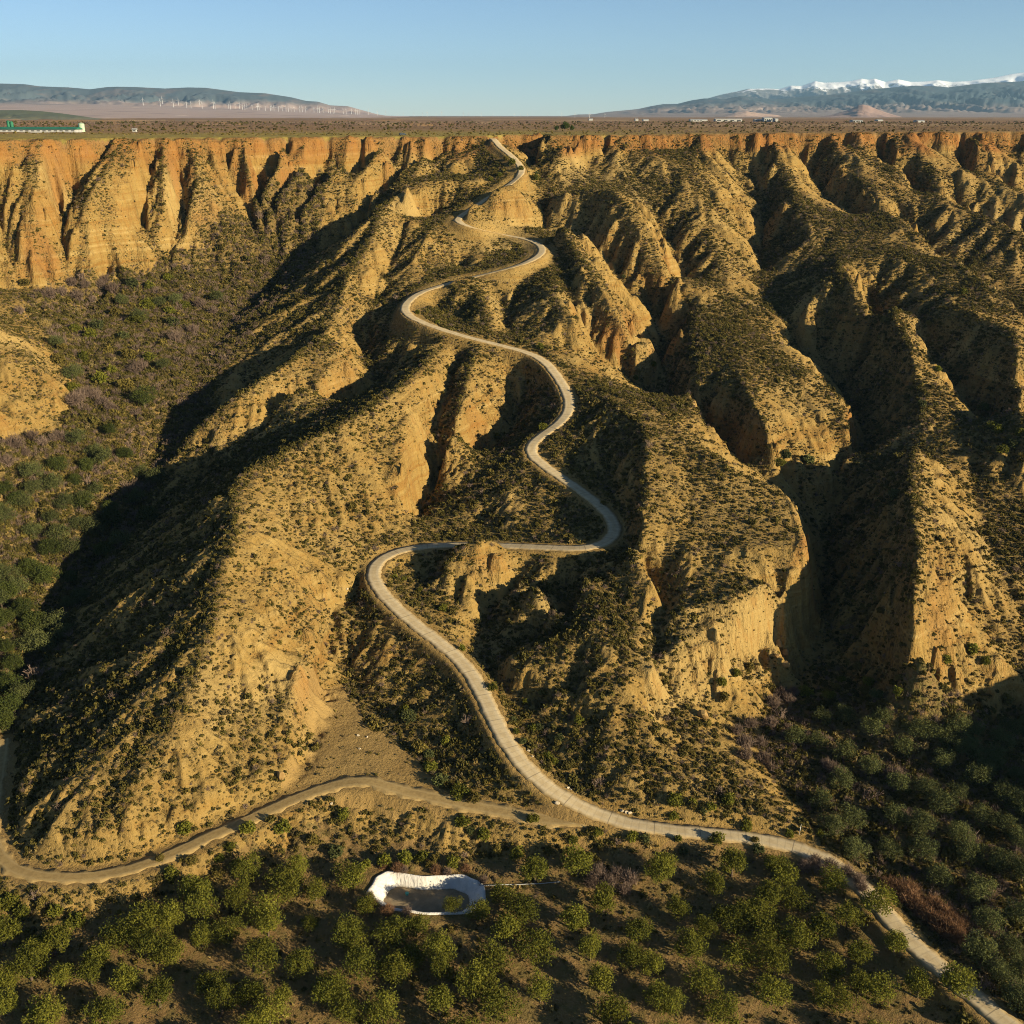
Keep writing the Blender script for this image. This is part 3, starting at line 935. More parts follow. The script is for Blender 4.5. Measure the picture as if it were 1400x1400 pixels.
# ------------------------------------------------------------------ road of ribbed concrete
def ribbon(name, P, w0, w1, mat, thick=.8, lift=.03, edge=None):
    P = np.asarray(P)
    T = np.gradient(P[:, :2], axis=0)
    T /= np.linalg.norm(T, axis=1)[:, None] + 1e-9
    N = np.stack([-T[:, 1], T[:, 0]], 1)
    s = np.r_[0, np.cumsum(np.linalg.norm(np.diff(P[:, :2], axis=0), axis=1))]
    wv = np.interp(np.arange(len(P)), np.linspace(0, len(P) - 1, 2), [w0, w1]) / 2
    off = [-1.0, -.98, -.5, 0, .5, .98, 1.0]
    zz = [-thick, lift, lift + .03, lift + .045, lift + .03, lift, -thick]
    rows = []
    for o_, h in zip(off, zz):
        jag = np.array([edge(v, o_) if edge and abs(o_) > .9 else 0 for v in s])
        q = (o_ * wv + np.sign(o_) * jag)[:, None] * N
        rows.append(np.c_[P[:, 0] + q[:, 0], P[:, 1] + q[:, 1], P[:, 2] + h])
    V = np.stack(rows, 1).reshape(-1, 3)
    o = mesh_np(name, V, grid_faces(len(P), 7)[:, ::-1], mat)
    uv = o.data.attributes.new('along', 'FLOAT', 'POINT')
    uv.data.foreach_set('value', np.repeat(s, 7).astype(np.float32))
    ac = o.data.attributes.new('across', 'FLOAT', 'POINT')
    ac.data.foreach_set('value', np.tile(np.array(off, np.float32), len(P)))
    return o


def road_material():
    m, t, b = new_mat('road_concrete')
    k = NT(t)
    P = k.pos()
    al = k.n('ShaderNodeAttribute', attribute_name='along').outputs['Fac']
    ac = k.n('ShaderNodeAttribute', attribute_name='across').outputs['Fac']
    n1, n2 = k.noise(P, .5, 4), k.noise(P, 3.0, 4)
    col = k.mix(k.step(n1, .35, .65), (.46, .365, .215), (.385, .295, .165))
    col = k.mix(k.math('MULTIPLY', k.step(n2, .45, .75), .35), col, (.25, .20, .13))
    wheel = k.step(k.math('ABSOLUTE', k.math('SUBTRACT', k.math('ABSOLUTE', ac), .45)), .22, .05)
    col = k.mix(k.math('MULTIPLY', wheel, .35), col, (.45, .38, .26))
    edge = k.step(k.math('ADD', k.math('ABSOLUTE', ac), k.math('MULTIPLY', n2, .3)), .80, 1.10)
    col = k.mix(k.math('MULTIPLY', edge, .8), col, (.29, .20, .085))
    rib = k.math('FRACT', k.math('MULTIPLY', al, 1 / 1.6))
    joint = k.math('FRACT', k.math('MULTIPLY', al, 1 / 9.6))
    line = k.math('MULTIPLY', k.math('LESS_THAN', rib, .16), .28)
    col = k.mix(line, col, (.23, .185, .12))
    col = k.mix(k.math('MULTIPLY', k.math('LESS_THAN', joint, .02), .6), col, (.15, .12, .08))
    t.links.new(col, b.inputs['Base Color'])
    k.bump(b, n2, .03, .5)
    return m


road_edge = lambda s, o_: .2 * math.sin(s * .9 + 3 * o_) * math.sin(s * .23 + o_) + .12 * math.sin(s * 2.7 + 5 * o_)
RTOP = np.vstack([ROAD, [[ROAD[-1][0] - 1.5, ROAD[-1][1] + 6, ROAD[-1][2] + .5]]])
road = ribbon('road', RTOP, 4.4, 4.2, road_material(), edge=road_edge, lift=.05)
tag(road, kind='structure')
dm_, dt_, db_ = new_mat('track_dirt')
kk = NT(dt_)
pp = kk.pos()
acx = kk.n('ShaderNodeAttribute', attribute_name='across').outputs['Fac']
rut = kk.step(kk.math('ABSOLUTE', kk.math('SUBTRACT', kk.math('ABSOLUTE', acx), .5)), .2, .04)
cc = kk.mix(kk.step(kk.noise(pp, 1.2, 5), .35, .65), (.315, .22, .09), (.25, .17, .068))
cc = kk.mix(kk.math('MULTIPLY', rut, .45), cc, (.37, .27, .125))
dt_.links.new(cc, db_.inputs['Base Color'])
kk.bump(db_, kk.noise(pp, 4, 4), .08, .8)
tr_ = TRACK.copy()
track = ribbon('track', tr_, 5.0, 3.0, dm_, thick=.25, lift=-.04, edge=lambda s, o_: .55 * math.sin(s * .7 + 2 * o_) * math.sin(s * .31) + .25 * math.sin(s * 1.9 + o_))
tag(track, kind='structure')


# ------------------------------------------------------------------ plants: small leaf faces spread through lobed crowns
def tone_attr(o, n_per, tones):
    a = o.data.attributes.new('tone', 'FLOAT', 'FACE')
    a.data.foreach_set('value', np.repeat(tones, n_per).astype(np.float32))


def leaf_cloud(rng, centres, n, spread, size, up=.3, aspect=.55):
    """n leaf quads round each clump centre"""
    C = np.repeat(centres, n, 0) + rng.normal(0, 1, (len(centres) * n, 3)) * spread
    m = len(C)
    a = rng.normal(0, 1, (m, 3))
    a[:, 2] += up
    a /= np.linalg.norm(a, axis=1)[:, None]
    b = np.cross(a, rng.normal(0, 1, (m, 3)))
    b /= np.linalg.norm(b, axis=1)[:, None] + 1e-9
    s = size * rng.uniform(.6, 1.4, (m, 1))
    a, b = a * s, b * s * aspect
    V = np.stack([C - a - b * .6, C - a * .2 + b, C + a, C + a * .1 - b], 1).reshape(-1, 3)
    return V, np.arange(4 * m).reshape(-1, 4)


def limb_mesh(segs, sides=5):
    """tapered limbs: list of (points, radii)"""
    V, Fc = [], []
    for P, Rr in segs:
        P = np.asarray(P, float)
        base = len(V)
        for i, (p, r) in enumerate(zip(P, Rr)):
            d = P[min(i + 1, len(P) - 1)] - P[max(i - 1, 0)]
            d = d / (np.linalg.norm(d) + 1e-9)
            u = np.cross(d, [.3, .9, .1])
            u /= np.linalg.norm(u) + 1e-9
            v_ = np.cross(d, u)
            for k in range(sides):
                t = 2 * math.pi * k / sides
                V.append(p + r * (math.cos(t) * u + math.sin(t) * v_))
        for i in range(len(P) - 1):
            for k in range(sides):
                a, b = base + i * sides + k, base + i * sides + (k + 1) % sides
                Fc.append((a, b, b + sides, a + sides))
    return np.array(V), np.array(Fc)


def crown_points(rng, lobes, per):
    """clump centres near the skin of a few ellipsoidal lobes; deeper points are rarer"""
    out = []
    for cx, cy, cz, rx_, ry_, rz_ in lobes:
        d = rng.normal(0, 1, (per, 3))
        d /= np.linalg.norm(d, axis=1)[:, None]
        r = rng.uniform(.55, 1.05, (per, 1)) ** .7
        q = d * r * [rx_, ry_, rz_] + [cx, cy, cz]
        out.append(q[q[:, 2] > .25])
    return np.vstack(out)


BARK = flat_mat('bark', (.12, .085, .055), (.07, .05, .035), 6)
OLIVE = leaf_mat('olive_leaves', (.058, .066, .009), (.168, .158, .020), .28)
GREY_OLIVE = leaf_mat('grey_olive_leaves', (.046, .054, .019), (.115, .122, .038), .25)
DARK_LEAF = leaf_mat('dark_evergreen_leaves', (.030, .042, .010), (.075, .085, .018), .25)
SCRUB_A = leaf_mat('scrub_olive', (.085, .068, .016), (.18, .138, .032), .30)
SCRUB_B = leaf_mat('scrub_grey', (.095, .073, .031), (.18, .135, .058), .30)
SCRUB_C = leaf_mat('scrub_dark', (.052, .046, .011), (.12, .098, .024), .30)
STRAW = leaf_mat('dry_grass', (.20, .14, .045), (.32, .235, .085), .30)
TWIG = leaf_mat('bare_twigs', (.125, .085, .062), (.215, .155, .115), .22)
RUST = leaf_mat('rusty_twigs', (.120, .064, .032), (.21, .118, .06), .2)


def tree_kind(seed, height, radius, leaf, style='olive'):
    """(trunk mesh, crown mesh) about the origin"""
    rng = np.random.default_rng(seed)
    segs, lobes = [], []
    n = {'olive': 5, 'round': 6, 'column': 3}[style]
    th = height * {'olive': .30, 'round': .25, 'column': .15}[style]
    r0 = .045 * height
    segs.append(([(0, 0, -.4), (.08, .03, th * .5), (.03, .08, th)], [r0 * 1.35, r0, r0 * .8]))
    for i in range(n):
        a = 2 * math.pi * (i + rng.uniform(-.3, .3)) / n
        rr = radius * rng.uniform(.38, .68)
        hz = height * rng.uniform(.50, .74)
        if style == 'column':
            rr *= .5
            hz = height * rng.uniform(.3, .75)
        e = np.array([rr * math.cos(a), rr * math.sin(a), hz])
        segs.append(([(.03, .08, th), e * [.5, .5, .8], e], [r0 * .6, r0 * .35, r0 * .12]))
        q = radius * rng.uniform(.42, .62)
        lobes.append((*e, q, q, q * rng.uniform(.8, 1.25)))
    lobes.append((rng.uniform(-.2, .2), rng.uniform(-.2, .2), height * .72, radius * .55, radius * .55, height * .25))
    per = 38 if style != 'round' else 50
    C = crown_points(rng, lobes, per)
    V, Fc = leaf_cloud(rng, C, 15, .19 * radius ** .5, .135 * (height / 4.5) ** .5, .5)
    TV, TF = limb_mesh(segs)
    c = mesh_np('crown', V, Fc, leaf)
    tone_attr(c, 15, np.clip(rng.normal(.5, .28, len(C)), 0, 1))
    t = mesh_np('trunk', TV, TF, BARK)
    for o in (c, t):
        COL.objects.unlink(o)
    return t, c


def bush_kind(seed, height, radius, leaf, per=16, lobes_n=3, nl=8, size=.16, name='foliage'):
    rng = np.random.default_rng(seed)
    lobes = []
    for i in range(lobes_n):
        a = rng.uniform(0, 6.28)
        rr = radius * rng.uniform(.1, .5)
        q = radius * rng.uniform(.5, .75)
        lobes.append((rr * math.cos(a), rr * math.sin(a), height * rng.uniform(.3, .55), q, q, height * .5))
    C = crown_points(rng, lobes, per)
    C[:, 2] = np.maximum(C[:, 2] - .12, .03)
    V, Fc = leaf_cloud(rng, C, nl, .10 * radius, size, .6)
    o = mesh_np(name, V, Fc, leaf)
    tone_attr(o, nl, np.clip(rng.normal(.5, .28, len(C)), 0, 1))
    COL.objects.unlink(o)
    return o


def twig_kind(seed, height, radius, mat, n=150, name='twigs'):
    """bare bush: forking thin branches that fan out of the ground"""
    rng = np.random.default_rng(seed)
    V, Fc = [], []
    for i in range(n):
        a, t = rng.uniform(0, 6.28), rng.uniform(0, 1) ** .6
        b0 = np.array([rng.normal(0, .25 * radius), rng.normal(0, .25 * radius), 0])
        e = np.array([math.cos(a) * t * radius, math.sin(a) * t * radius, height * (1.05 - .45 * t * t) * rng.uniform(.65, 1.05)])
        mid = (b0 + e) / 2 + rng.normal(0, .12, 3) * radius
        for p, q, w_ in ((b0, mid, .05), (mid, e, .035), (mid, e + rng.normal(0, .22, 3) * radius, .03), (e * .9 + mid * .1, e + rng.normal(0, .25, 3) * radius * .8, .025)):
            d = np.cross(q - p, rng.normal(0, 1, 3))
            d = d / (np.linalg.norm(d) + 1e-9) * w_ * (height / 2) ** .4
            k = len(V)
            V += [p - d, p + d, q + d * .5, q - d * .5]
            Fc.append((k, k + 1, k + 2, k + 3))
    o = mesh_np(name, np.array(V), np.array(Fc), mat)
    tone_attr(o, 1, rng.uniform(0, 1, len(Fc)))
    COL.objects.unlink(o)
    return o


def place_plant(kind_name, parts, x, y, s=1.0, rz=0.0, label=None, cat=None, group=None, sink=.05, sz=None):
    e = bpy.data.objects.new(kind_name, None)
    e.empty_display_size = .2
    z0 = float(ground_z(x, y)[0])
    e.location = (x, y, z0 - sink)
    e.rotation_euler = (0, 0, rz)
    e.scale = (s, s, sz or s)
    COL.objects.link(e)
    tag(e, label, cat, group)
    for p in parts:
        c = p.copy()
        c.name = p.name.split('.')[0]
        COL.objects.link(c)
        c.parent = e
    return e


def ground_hit(px, py, lo=100.0, hi=900.0):
    """where the sight line through a photo pixel meets the land (nearest crossing)"""
    u, v = (px - 700) / F, (py - 700) / F
    Y = np.arange(lo, hi, .5)
    t = Y / (CP - v * SP)
    zr = H - t * (SP + v * CP)
    zg = ground_z(u * t, Y)
    i = int(np.argmax(zg >= zr))
    return u * t[i], Y[i]


# ------------------------------------------------------------------ scrub that nobody could count: instances of a few small shrubs
PROTO = bpy.data.collections.new('scrub_kinds')
scr = []
for i, (h, r, mt) in enumerate([(.75, .62, SCRUB_A), (.6, .6, SCRUB_B), (.9, .7, SCRUB_C), (.7, .75, SCRUB_A), (.55, .5, SCRUB_B), (.8, .6, SCRUB_C)]):
    o = bush_kind(200 + i, h, r, mt, per=9, lobes_n=3, nl=6, size=.17, name='scrub_kind_%s' % 'abcdef'[i])
    scr.append(o)
for i in range(2):
    scr.append(twig_kind(230 + i, .9, .7, TWIG, 26, 'scrub_kind_%s' % 'gh'[i]))
scr.append(bush_kind(240, .5, .4, STRAW, per=8, lobes_n=2, nl=6, size=.2, name='scrub_kind_i'))
for o in scr:
    PROTO.objects.link(o)


def scatter(name, P, scl, idx, kind='stuff'):
    me = bpy.data.meshes.new(name)
    me.vertices.add(len(P))
    me.vertices.foreach_set('co', np.ascontiguousarray(P, np.float32).ravel())
    for nm, typ, arr in (('scl', 'FLOAT', scl.astype(np.float32)), ('idx', 'INT', idx.astype(np.int32)), ('rot', 'FLOAT', R.uniform(0, 6.28, len(P)).astype(np.float32))):
        a = me.attributes.new(nm, typ, 'POINT')
        a.data.foreach_set('value', arr)
    o = bpy.data.objects.new(name, me)
    COL.objects.link(o)
    g = bpy.data.node_groups.get('scatter')
    if not g:
        g = bpy.data.node_groups.new('scatter', 'GeometryNodeTree')
        g.interface.new_socket('Geometry', in_out='INPUT', socket_type='NodeSocketGeometry')
        g.interface.new_socket('Geometry', in_out='OUTPUT', socket_type='NodeSocketGeometry')
        N = g.nodes.new
        gi, go, ip, ci = N('NodeGroupInput'), N('NodeGroupOutput'), N('GeometryNodeInstanceOnPoints'), N('GeometryNodeCollectionInfo')
        ci.inputs['Collection'].default_value = PROTO
        ci.inputs['Separate Children'].default_value = True
        ci.inputs['Reset Children'].default_value = True
        at = []
        for nm, typ in (('scl', 'FLOAT'), ('idx', 'INT'), ('rot', 'FLOAT')):
            q = N('GeometryNodeInputNamedAttribute')
            q.data_type = typ
            q.inputs['Name'].default_value = nm
            at.append(q)
        cx = N('ShaderNodeCombineXYZ')
        lk = g.links.new
        lk(gi.outputs[0], ip.inputs['Points'])
        lk(ci.outputs[0], ip.inputs['Instance'])
        ip.inputs['Pick Instance'].default_value = True
        lk(at[1].outputs['Attribute'], ip.inputs['Instance Index'])
        lk(at[2].outputs['Attribute'], cx.inputs[2])
        lk(cx.outputs[0], ip.inputs['Rotation'])
        lk(at[0].outputs['Attribute'], ip.inputs['Scale'])
        lk(ip.outputs[0], go.inputs[0])
    md = o.modifiers.new('scatter', 'NODES')
    md.node_group = g
    tag(o, kind=kind)
    return o


def sow(n, lo, hi, umax=.60):
    Y = np.sqrt(R.uniform(lo ** 2, hi ** 2, n))
    X = R.uniform(-umax, umax, n) * (Y + 40)
    return X, Y


X, Y = sow(760000, 112, 700)
zq, slq, drq, dtq, rdq, eq = land(X, Y)
mq, nq = masks(X, Y, zq, slq, drq, dtq, rdq, eq)
veg = mq[:, 0]
clump = fbm(X / 7, Y / 7, 3, 130)
keep = R.uniform(0, 1, len(X)) < np.clip(.05 + 1.0 * veg ** 1.3 + .35 * clump * veg, 0, 1) * np.where(inside(X, Y, ORCH), .9, 1) * 1.0
keep &= (drq > np.where(Y > 430, 7.0, 3.2)) & (dtq > 2.4) & (rdq < -1) & ~inside(X, Y, POND_OUT)
X, Y, zq, veg, nq, slq = X[keep], Y[keep], zq[keep], veg[keep], nq[keep], slq[keep]
ins = inside(X, Y, VALE) | inside(X, Y, GROVE)
scl = (.38 + .85 * R.uniform(0, 1, len(X)) ** 2.2) * (.65 + .65 * veg) * np.where(ins, 1.35, 1.0) * np.where(R.uniform(0, 1, len(X)) < .05, 1.7, 1)
rr = R.uniform(0, 1, len(X))
wet = np.clip(veg + .4 * fbm(X / 18, Y / 18, 2, 140), 0, 1)
idx = np.where(rr < .35, 1, np.where(rr < .55, 4, np.where(rr < .8, 0, 3)))
idx = np.where(R.uniform(0, 1, len(X)) < wet * .55, np.where(rr < .5, 2, 5), idx)
tw = R.uniform(0, 1, len(X)) < np.where(ins, .22, .05)
idx = np.where(tw, np.where(rr < .5, 6, 7), idx)
idx = np.where(R.uniform(0, 1, len(X)) < np.where(inside(X, Y, ORCH), .45, .16), 8, idx)
scatter('scrub', np.stack([X, Y, zq - .06], 1), scl, idx)
print('SCRUB', len(X))
# scrub and bare orchard rows on the plateau
n = 5500
Yp = 655 + 1500 * R.uniform(0, 1, n) ** 1.7
Xp = R.uniform(-.56, .56, n) * (Yp + 40)
rdp = Yp - rim_y(Xp)
row = R.uniform(0, 1, n) < .6
Yp = np.where(row & (rdp > 140), np.round(Yp / 14) * 14 + R.normal(0, .6, n), Yp)
ok = (rdp > 2) & ~((Xp < -240) & (Yp > 690) & (Yp < 740))
Xp, Yp, rdp = Xp[ok], Yp[ok], rdp[ok]
fq = smooth(760, 2500, Yp)
zp = np.where(Yp < 735, ground_z(Xp, Yp), plateau_z(Xp)) * (1 - fq) + fq * (plateau_z(Xp * 0) - 1)
gl = (Xp < 60) & (rdp < 260)
scatter('plateau_scrub', np.stack([Xp, Yp, zp - .1], 1), R.uniform(.7, 1.5, len(Xp)) * (1 + rdp / 900), np.where(gl, np.where(R.uniform(0, 1, len(Xp)) < .5, 8, 0), np.where(R.uniform(0, 1, len(Xp)) < .6, 7, 2)))

# ------------------------------------------------------------------ orchard trees, one by one
olives = [tree_kind(300 + i, 3.7 + .42 * (i % 4), 2.0 + .22 * (i * 3 % 5), OLIVE) for i in range(10)]
greys = [tree_kind(320 + i, 4.8, 2.9, GREY_OLIVE) for i in range(4)]
darks = [tree_kind(330 + i, 5.0, 2.8, DARK_LEAF, 'round') for i in range(3)]


def crops(x0, y0, k, s):
    v = [tuple(map(int, q.split(','))) for q in s.split()]
    return [(x0 + a / k, y0 + b / k) for a, b in v]


FG = crops(0, 1080, 2.917, '250,640 130,740 35,790 40,880 190,920 260,770 400,690 370,760 490,590 600,560 690,540 570,620 640,660 690,680 520,790 640,850 810,620 810,510 '
           '910,590 950,460 840,800 890,870 430,910 1000,840 1050,710 1070,560 1050,500 1140,400 1190,340 1260,420 1240,550 1200,710 1130,850 1080,920 1320,830 1385,600 990,350 790,430 1390,900 20,600 150,650')
FG += crops(440, 1080, 2.917, '120,360 180,480 130,600 280,600 380,560 290,740 160,730 470,680 480,760 360,680 470,880 240,905 40,820 520,470 630,490 720,430 790,510 690,700 850,650 850,345 '
            '1010,540 1120,480 1070,660 1260,580 1110,790 870,830 700,880 1310,710 1340,850 1340,340 1150,920 735,600 610,810 1020,320 1230,690')
FG += crops(900, 1080, 2.8, '70,480 120,620 280,510 20,320 210,380 280,310 440,300 480,340 420,430 510,420 370,480 420,580 530,590 620,550 660,380 720,510 840,450 760,650 900,600 650,700 '
            '320,650 440,690 170,760 620,810 830,790 760,780 430,800 40,830 240,860 990,780 690,830 180,555 1140,750')
# a row or two beyond the frame's lower edge so that the orchard goes on
FG += [(60 + 95 * i + 20 * ((i * 7) % 3), 1425 + 18 * ((i * 5) % 3)) for i in range(13)]
RG = crops(900, 800, 2.8, '620,510 715,500 820,560 855,515 600,610 705,650 810,710 940,630 980,560 1035,575 1080,680 1110,615 1180,640 1135,560 1195,570 1310,610 1270,680 1220,750 1255,705 1330,820 '
           '1370,740 1385,850 1340,555 1395,560 1075,855 1240,905 740,920 620,840 660,940 920,770 1010,790 1130,810 900,900 1000,930 1150,960 1310,930 520,590 700,760')
RG += crops(900, 1080, 2.8, '750,240 880,240 1070,350 1215,400 1380,490 1380,200 1180,250 1300,290 1000,250 1260,520 1340,620 1230,650 1310,720 1390,700 1250,790 1370,820 1390,330')
LV = crops(0, 350, 2.917, '310,735 440,700 380,790 350,850 410,820 240,850 300,900 130,880 210,930 380,950 20,940 135,940 260,1000 20,1050 90,1000 140,1110 340,970 75,985 210,1060 30,1290 125,1260 85,1340 10,1390 330,1000 '
           '500,800 540,980 600,1050 450,1070 380,1100 320,1080 480,1150 280,1180 200,1190 180,1300 280,1290 320,1370 440,1010 560,870 620,900 240,1130 420,1190 490,180 870,170 640,190 560,250 230,345 290,480 650,440 700,180')
LV += crops(0, 800, 2.917, '30,60 20,150 100,120 30,260 150,180 180,260 60,330 130,250 40,420 100,450 220,170 50,500 280,90 260,200 330,60 20,560')

prng = random.Random(11)
TREES = []


def fg_label(px, py):
    if 470 < px < 690 and 1175 < py < 1275:
        return 'green olive tree crowding round the white-lined pond', 'olive trees around the pond'
    if px < 170 and py < 1350:
        return 'olive tree at the orchard end furthest left beneath the sandy bank', 'olive trees at the left end of the orchard'
    if py > 1352:
        return 'large olive tree along the bottom edge of the orchard', 'olive trees along the bottom edge'
    if px > 1080:
        return 'olive tree on the orchard side of the lowest road stretch', 'olive trees beside the lower road'
    if py < 1235 and px > 690:
        return 'olive tree on the scrubby slope just below the pale road', 'olive trees on the slope below the road'
    if px < 480:
        return 'olive tree in the left-hand rows of the foreground orchard', 'olive trees left of the dry ditch'
    if px < 780:
        return 'yellow-green olive tree in the rows just in front of the pond', 'olive trees in front of the pond'
    return 'olive tree on brown soil in the right orchard half', 'olive trees of the right half of the orchard'


placed = []
for px, py in FG:
    x, y = ground_hit(px, py + 8, 100, 230)
    lb, gp = fg_label(px, py)
    placed.append((x, y))
    place_plant('olive_tree', prng.choice(olives), x, y, prng.uniform(.95, 1.45) * (.78 if 600 < px < 700 and 1210 < py < 1250 else prng.choice((1, 1, 1, .75, 1.1))), prng.uniform(0, 6.28), lb, 'tree', gp, sz=prng.uniform(.95, 1.4) * (.7 if 600 < px < 700 and 1210 < py < 1250 else 1))
for px, py in RG:
    x, y = ground_hit(px, py + 8, 110, 260)
    if min(np.hypot(ROAD[:, 0] - x, ROAD[:, 1] - y)) < 4.5:
        continue
    up = py < 1040
    place_plant('olive_tree', prng.choice(greys), x, y, prng.uniform(.8, 1.15), prng.uniform(0, 6.28),
                'grey-green olive tree below the cliffs at the canyon mouth' if up else 'grey-green olive tree in the shaded grove right of the road', 'tree',
                'olive trees at the canyon mouth' if up else 'olive trees of the shaded right grove')
x, y = ground_hit(198, 560, 200, 420)
place_plant('round_tree', tree_kind(350, 9.5, 5.0, DARK_LEAF, 'round'), x, y, 1, 0, 'large round dark evergreen standing alone on the left valley floor', 'tree')
for px, py in LV:
    x, y = ground_hit(px, py + 6, 150, 560)
    if py < 560:
        lb, gp = 'small bushy tree in the scrub of the upper left valley', 'small trees of the upper left valley'
    elif py < 730 and px < 160:
        lb, gp = 'sunlit olive tree in the grove at the far left edge', 'sunlit olive trees at the left edge'
    else:
        lb, gp = 'dark olive tree in the shaded grove below the left spur', 'olive trees in the shaded left valley'
    place_plant('olive_tree', prng.choice(greys + darks), x, y, prng.uniform(.85, 1.3), prng.uniform(0, 6.28), lb, 'tree', gp)

# ------------------------------------------------------------------ larger bushes
bushes = [[bush_kind(400 + i, 1.7, 1.4, [SCRUB_A, OLIVE, GREY_OLIVE, OLIVE][i % 4], per=30, lobes_n=4, nl=9, size=.16)] for i in range(6)]
bare = [[twig_kind(420 + i, 2.4, 1.7, TWIG, 170)] for i in range(4)]
rusty = [[twig_kind(430 + i, 2.6, 2.0, RUST, 330)] for i in range(3)]
pale_b = [[twig_kind(436 + i, 1.8, 1.3, STRAW, 160)] for i in range(2)]


def bush(px, py, s, lb, gp, kinds=bushes, nm='bush', cat='bush', lo=100, hi=600):
    x, y = ground_hit(px, py, lo, hi)
    dr = np.hypot(ROAD[:, 0] - x, ROAD[:, 1] - y).min()
    if dr < 3.0:
        x += 3.2 - dr
    place_plant(nm, prng.choice(kinds), x, y, s, prng.uniform(0, 6.28), lb, cat, gp)


for px, py in crops(480, 720, 3.5, '165,290 210,245 250,260 330,310 440,400 480,420 530,590 680,780 720,830 770,930 790,990 815,1040 870,980 900,970 990,1050 940,1110 975,1140 1070,1000 1090,940 830,850 1000,1030'):
    bush(px, py, prng.uniform(.6, 1.1), 'small green bush along the inner edge of the lower road', 'bushes along the lower road')
for px, py in crops(480, 720, 3.5, '280,920 450,1040 330,1080 380,1110 420,1230 470,1250 520,1290 380,1170 590,1310 250,900'):
    bush(px, py, prng.uniform(1.0, 1.7), 'olive-green bush in the shaded bowl left of the road', 'bushes in the shaded bowl')
for px, py in crops(0, 1080, 2.917, '740,165 690,360 880,300 640,280 990,165 920,250 950,310 1130,170 1250,210 170,470 90,510 220,500 300,540 120,600 870,340 770,310 680,340 1370,110 1330,270 40,470'):
    bush(px, py, prng.uniform(.8, 1.6), 'grey-green bush on the sandy bank below the dirt track', 'bushes on the bank below the track')
for px, py in crops(440, 1080, 2.917, '450,290 330,290 400,280 520,300 250,310 700,250 780,270 900,260 1000,220 1240,200 1290,210 1100,190 650,200 560,140 600,180 840,130 180,310 850,350'):
    bush(px, py, prng.uniform(.8, 1.3), 'dry bush on the dark slope between track and pond', 'bushes behind the pond')
for px, py in crops(900, 1080, 2.8, '70,200 210,200 330,200 170,100 130,60 270,60 340,150 100,250 390,250 500,180 620,180 680,190 60,110'):
    bush(px, py, prng.uniform(.7, 1.2), 'yellow-green bush beside the straight lower stretch of road', 'bushes beside the straight lower road')
for px, py in crops(900, 800, 2.8, '300,360 350,330 250,440 190,540 110,640 240,390 430,400 560,420 700,370 760,330 800,380 840,440 680,400 920,430 790,420 650,440 1100,300 1200,260 1250,300 1330,450 130,850 200,860 270,830 60,840'):
    bush(px, py, prng.uniform(.9, 1.6), 'green bush at the cliff foot near the canyon mouth', 'bushes at the right canyon mouth')
for px, py in crops(900, 800, 2.8, '470,430 440,470 520,420 500,450 350,550 300,570 330,620 390,620 400,680 330,670 430,540 660,720 690,740 640,700 910,750 930,780 1010,775 880,740'):
    bush(px, py, prng.uniform(.9, 1.4), 'bare pinkish-grey bush in the thicket at the canyon mouth', 'bare bushes at the right canyon mouth', bare, 'bare_bush')
for i, (px, py) in enumerate(crops(900, 1080, 2.8, '880,375 925,395 965,430 1000,465 1030,490 1070,520 1100,540 1130,560 1050,450 1095,490 1140,520 960,380')):
    bush(px, py + 6, prng.uniform(1.0, 1.4), 'rust-brown bush in the dense clump beside the lower road', 'rust-brown bushes beside the road', rusty, 'rusty_bush', lo=110, hi=200)
for px, py in crops(900, 1080, 2.8, '590,270 640,290 690,310 730,340 560,300 620,320 750,370'):
    bush(px, py + 6, prng.uniform(.8, 1.1), 'bare grey bush leaning over the near road edge', 'bare grey bushes at the road edge', bare, 'bare_bush', lo=110, hi=200)
for px, py in crops(440, 1080, 2.917, '1100,350 1180,360 1150,390 1210,420 1080,390 1230,370'):
    bush(px, py, prng.uniform(.9, 1.2), 'bare grey bush above the orchard right of the pond', 'bare bushes right of the pond', bare, 'bare_bush')
for px, py in crops(0, 350, 2.917, '290,120 340,130 400,130 450,150 250,160 200,170 310,180 370,190 420,110 800,210 850,230 380,570 410,600 350,560 320,580 440,620 300,600 170,760 100,800 60,770 230,740 30,840 130,730 770,310 560,460 540,470 550,950 520,960 80,230 700,340'):
    bush(px, py, prng.uniform(1.3, 2.2), 'bare purplish-brown thicket bush on the left valley floor', 'bare thickets on the left valley floor', bare, 'bare_bush')
for px, py in crops(0, 350, 2.917, '600,210 680,230 550,270 490,330 430,390 520,410 600,420 650,360 700,280 620,310 360,330 300,300 250,380 400,290 450,470 330,420 290,540 230,430 400,510 500,530 590,200 740,210 100,120 520,120 600,130 670,95 460,240'):
    bush(px, py, prng.uniform(1.7, 2.8), 'olive-green bush in the open scrub of the upper left valley', 'bushes of the upper left valley')
bush(62, 449, 2.0, 'pale straw-coloured bush among green ones high in the left valley', None, pale_b, 'straw_bush')
for px, py in crops(440, 350, 2.917, '880,690 1250,500 1260,470 1320,440 1200,90 380,230 460,270 700,730 560,1010 120,1010 1090,990 870,370 1210,420 1240,380'):
    bush(px, py, prng.uniform(.8, 1.4), 'green bush tucked beside the middle bends of the road', 'bushes beside the middle bends')
for px, py in crops(600, 180, 6.36, '590,250 640,280 510,310 690,330 560,350 530,390 450,430 480,380 610,300 850,370 840,420 940,980'):
    bush(px, py, prng.uniform(1.0, 1.9), 'dark bush beside the highest bend of the road', 'bushes beside the highest bend', lo=400, hi=700)
